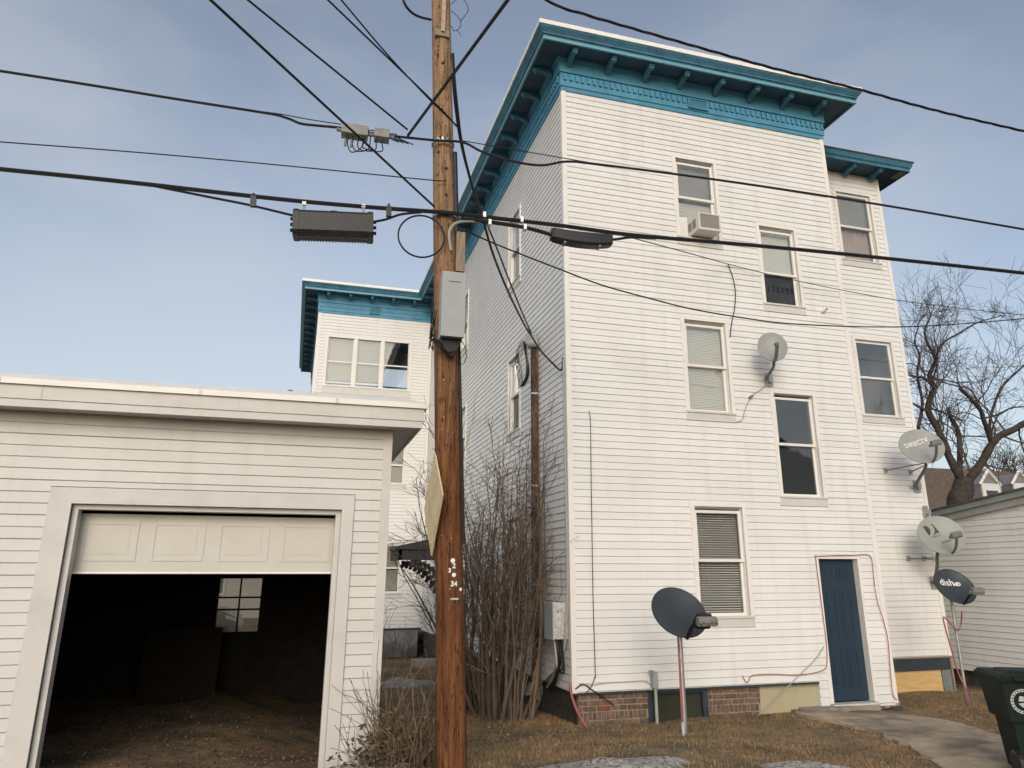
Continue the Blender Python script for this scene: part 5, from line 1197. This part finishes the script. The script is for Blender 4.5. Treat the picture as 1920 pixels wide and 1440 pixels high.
# ------------------------------------------------------------------ BACKGROUND
# silver car behind the garage
t = thing('car', 'silver car parked behind the garage, seen through its back window', 'car', (-3.2, 18.4, 0))
cy0, cy1 = 17.55, 19.3; fx = on(449, 1165, 1, 17.55).x
prof = [(0,.28),(0,.62),(-.06,.80),(-.35,.95),(-1.05,1.03),(-1.75,1.55),(-2.2,1.66),(-3.7,1.66),(-4.25,1.1),(-4.4,.95),(-4.42,.35),(-4.35,.28)]
m = MB(); m.prism(prof, lambda p,q,s: (fx+p,s,q), cy0, cy1); m.build('body', CARP, t)
for wx in (-.72, -3.4):
    for yy in (cy0, cy1):
        m = MB(); sgn = -1 if yy == cy0 else 1
        m.lathe([(.001,-.1),(.38,-.1),(.38,.006),(.001,.006)], (fx+wx, yy, .36), (0,sgn,0), 24); ar = m.build('wheel_arch', BLK, t)
        m = MB(); m.lathe([(.18,0),(.32,0),(.34,.02),(.33,.04),(.20,.05)], (fx+wx, yy+sgn*.008, .34), (0,sgn,0), 24); wh = m.build('tyre', BLK, t)
        m = MB(); 
        for i in range(5): a = i*1.2566; m.obox((fx+wx+.10*math.cos(a), yy+sgn*.03, .34+.10*math.sin(a)), (math.cos(a),0,math.sin(a)), (0,1,0), (-math.sin(a),0,math.cos(a)), .095, .012, .022)
        m.build('rim', ALU, t)
m = MB(); m.prism([(-.04,.72),(-.07,.79),(-.30,.87),(-.28,.80)], lambda p,q,s: (fx+p,s,q), cy0-.006, cy0+.10); m.build('headlight', mat('headlight_lens', (.75,.75,.72), .15), t)
m = MB(); m.prism([(-1.2,1.08),(-1.8,1.50),(-3.6,1.56),(-4.0,1.1)], lambda p,q,s: (fx+p,s,q), cy0-.004, cy0+.01); m.build('side_window', mat('car_glass', (.02,.02,.025), .08), t)
# pale building beyond the car
t = thing('distant_building', 'pale building seen through the garage back window', 'building', (-8, 34, 0))
m = MB(); m.box(-18, 2.0, 34, 42, -.5, 4.2); m.build('wall', mat('pale_grey_wall', (.40,.40,.38), .8, var=.1, scale=.7), t)
m = MB(); m.prism([(33.6,4.2),(42.4,4.2),(38,7.0)], lambda p,q,s: (s,p,q), -18.4, 2.4); m.build('roof', ROOFD, t)
for x in (-14,-10.5,-7,-3.5,-.6):
    m = MB(); m.box(x, x+.9, 33.94, 33.99, .9, 2.5); wq = m.build('window', FARW, t); m = MB(); m.box(x+.08, x+.82, 33.92, 33.935, .98, 2.42); m.build('pane', mat('far_pane', (.05,.055,.06), .2), wq)
m = MB(); m.add([(-30,16,.02),(3,24,-.40),(3,33.5,-.40),(-30,33.5,.02)], [(0,1,2,3)])
# dormered house, right background
DY = 46
t0 = on(1735, 884, 1, DY); t = thing('distant_house', 'far brown-roofed house with white dormers beyond the shed', 'house', (t0.x+6, DY, 0))
ridge = on(1800, 880, 1, DY+4).z; eave = ridge-4.2; xl, xr = on(1690,884,1,DY).x, on(1990,884,1,DY).x
m = MB(); m.box(xl, xr, DY, DY+8, -.5, eave); m.build('wall', mat('far_wall', (.30,.28,.26), .8), t)
m = MB(); m.prism([(DY-.5,eave-.1),(DY+8.5,eave-.1),(DY+4,ridge)], lambda p,q,s: (s,p,q), xl-.3, xr+.3); m.build('roof', BROWNROOF, t)
for px in (1853, 1912):
    q = on(px, 905, 1, DY+.2); s = .95; zt = on(px, 885, 1, DY+.2).z
    m = MB(); m.prism([(q.x-s,eave-.2),(q.x+s,eave-.2),(q.x+s,zt-.95),(q.x,zt-.1),(q.x-s,zt-.95)], lambda p,qq,ss: (p,ss,qq), DY+.1, DY+4); d = m.build('dormer', mat('dormer_side', (.20,.19,.20), .8), t)
    m = MB()
    for (a0,b0,a1,b1) in ((-s-.12,zt-1.05,0,zt+.12),(s+.12,zt-1.05,0,zt+.12)):
        m.tube([(q.x+a0, DY+.02, b0), (q.x+a1, DY+.02, b1)], .13, 4)
    m.box(q.x-s, q.x-s+.35, DY-.03, DY+.09, eave-.2, zt-.95); m.box(q.x+s-.35, q.x+s, DY-.03, DY+.09, eave-.2, zt-.95); m.box(q.x-s+.36, q.x+s-.36, DY-.03, DY+.09, zt-1.5, zt-.95); m.build('white_trim', FARW, d)
    m = MB(); m.box(q.x-.5, q.x+.5, DY+.0, DY+.06, eave-.2, zt-1.52); m.build('pane', mat('far_glass', (.05,.06,.08), .2), d)
# distant pole tip with crossarm left of the wing
q = on(544, 735, 1, 40); t = thing('distant_pole', 'far utility pole top peeking over the garage roof', 'utility pole', (q.x, 40, 0))
m = MB(); m.tube([(q.x,40,-.4),(q.x,40,q.z+.1)], .13, 8); m.build('shaft', OLDWOOD, t); m = MB(); m.box(q.x-1.1, q.x+1.1, 39.85, 40.0, q.z-.25, q.z-.12); m.build('crossarm', OLDWOOD, t)
m = MB()
for s in (-1, -.5, .0, .5, 1): m.lathe([(.001,0),(.05,0),(.06,.06),(.03,.16),(.001,.17)], (q.x+s, 39.92, q.z-.12), (0,0,1), 8)
m.build('insulator', CLOS, t)
for i, zz2 in enumerate((-.02, -.2)):
    tag(MB().tube(smooth_pts([(q.x-14, 41, q.z+zz2-.15), (q.x-5, 40.2, q.z+zz2-.12), (q.x, 39.9, q.z+zz2), (q.x+8, 40, q.z+zz2-.3)], 6), .022, 4).build('distant_wire', BLK), ('upper' if i == 0 else 'lower')+' far wire running to the distant pole top', 'wire')

# ------------------------------------------------------------------ across the street, behind the viewer (added to be mirrored in the windows)
t = thing('reflection_house', 'gabled grey house added behind the viewer for the window reflections', 'house', (25, -20, 0))
m = MB(); m.box(19, 31, -27, -17, -.3, 6.2); m.build('wall', mat('grey_blue_siding', (.30,.31,.32), .7, var=.08), t)
m = MB(); m.prism([(18.4,6.1),(31.6,6.1),(25,10.4)], lambda p,q,s_: (p,s_,q), -27.4, -16.6); m.build('roof', ROOFD, t)
for x in (20.5, 24.3, 28.1):
    for z in (1.0, 3.9):
        m = MB(); m.box(x, x+1.1, -17.0, -16.93, z, z+1.7); wq = m.build('window', FARW, t); m = MB(); m.box(x+.1, x+1.0, -16.92, -16.90, z+.1, z+1.6); m.build('pane', DKBLUE, wq)
t = thing('reflection_tree', 'bare tree added behind the viewer for the window reflections', 'tree', (36, -13, 0))
m = MB(); m.tube([(36,-13,-.3),(36.1,-13,3),(36.0,-12.8,6)], [.4,.33,.25], 8); m.build('trunk', BARK, t); m = MB()
for i in range(9): grow(m, Vector((36,-12.9,3+random.random()*3)), Vector((random.gauss(0,.6), random.gauss(0,.6), 1)), .14, random.uniform(3.5,5.5), 3, n=4, seg=5, minr=.012)
tag(m.build('twigs', BARK, t), kind='stuff')
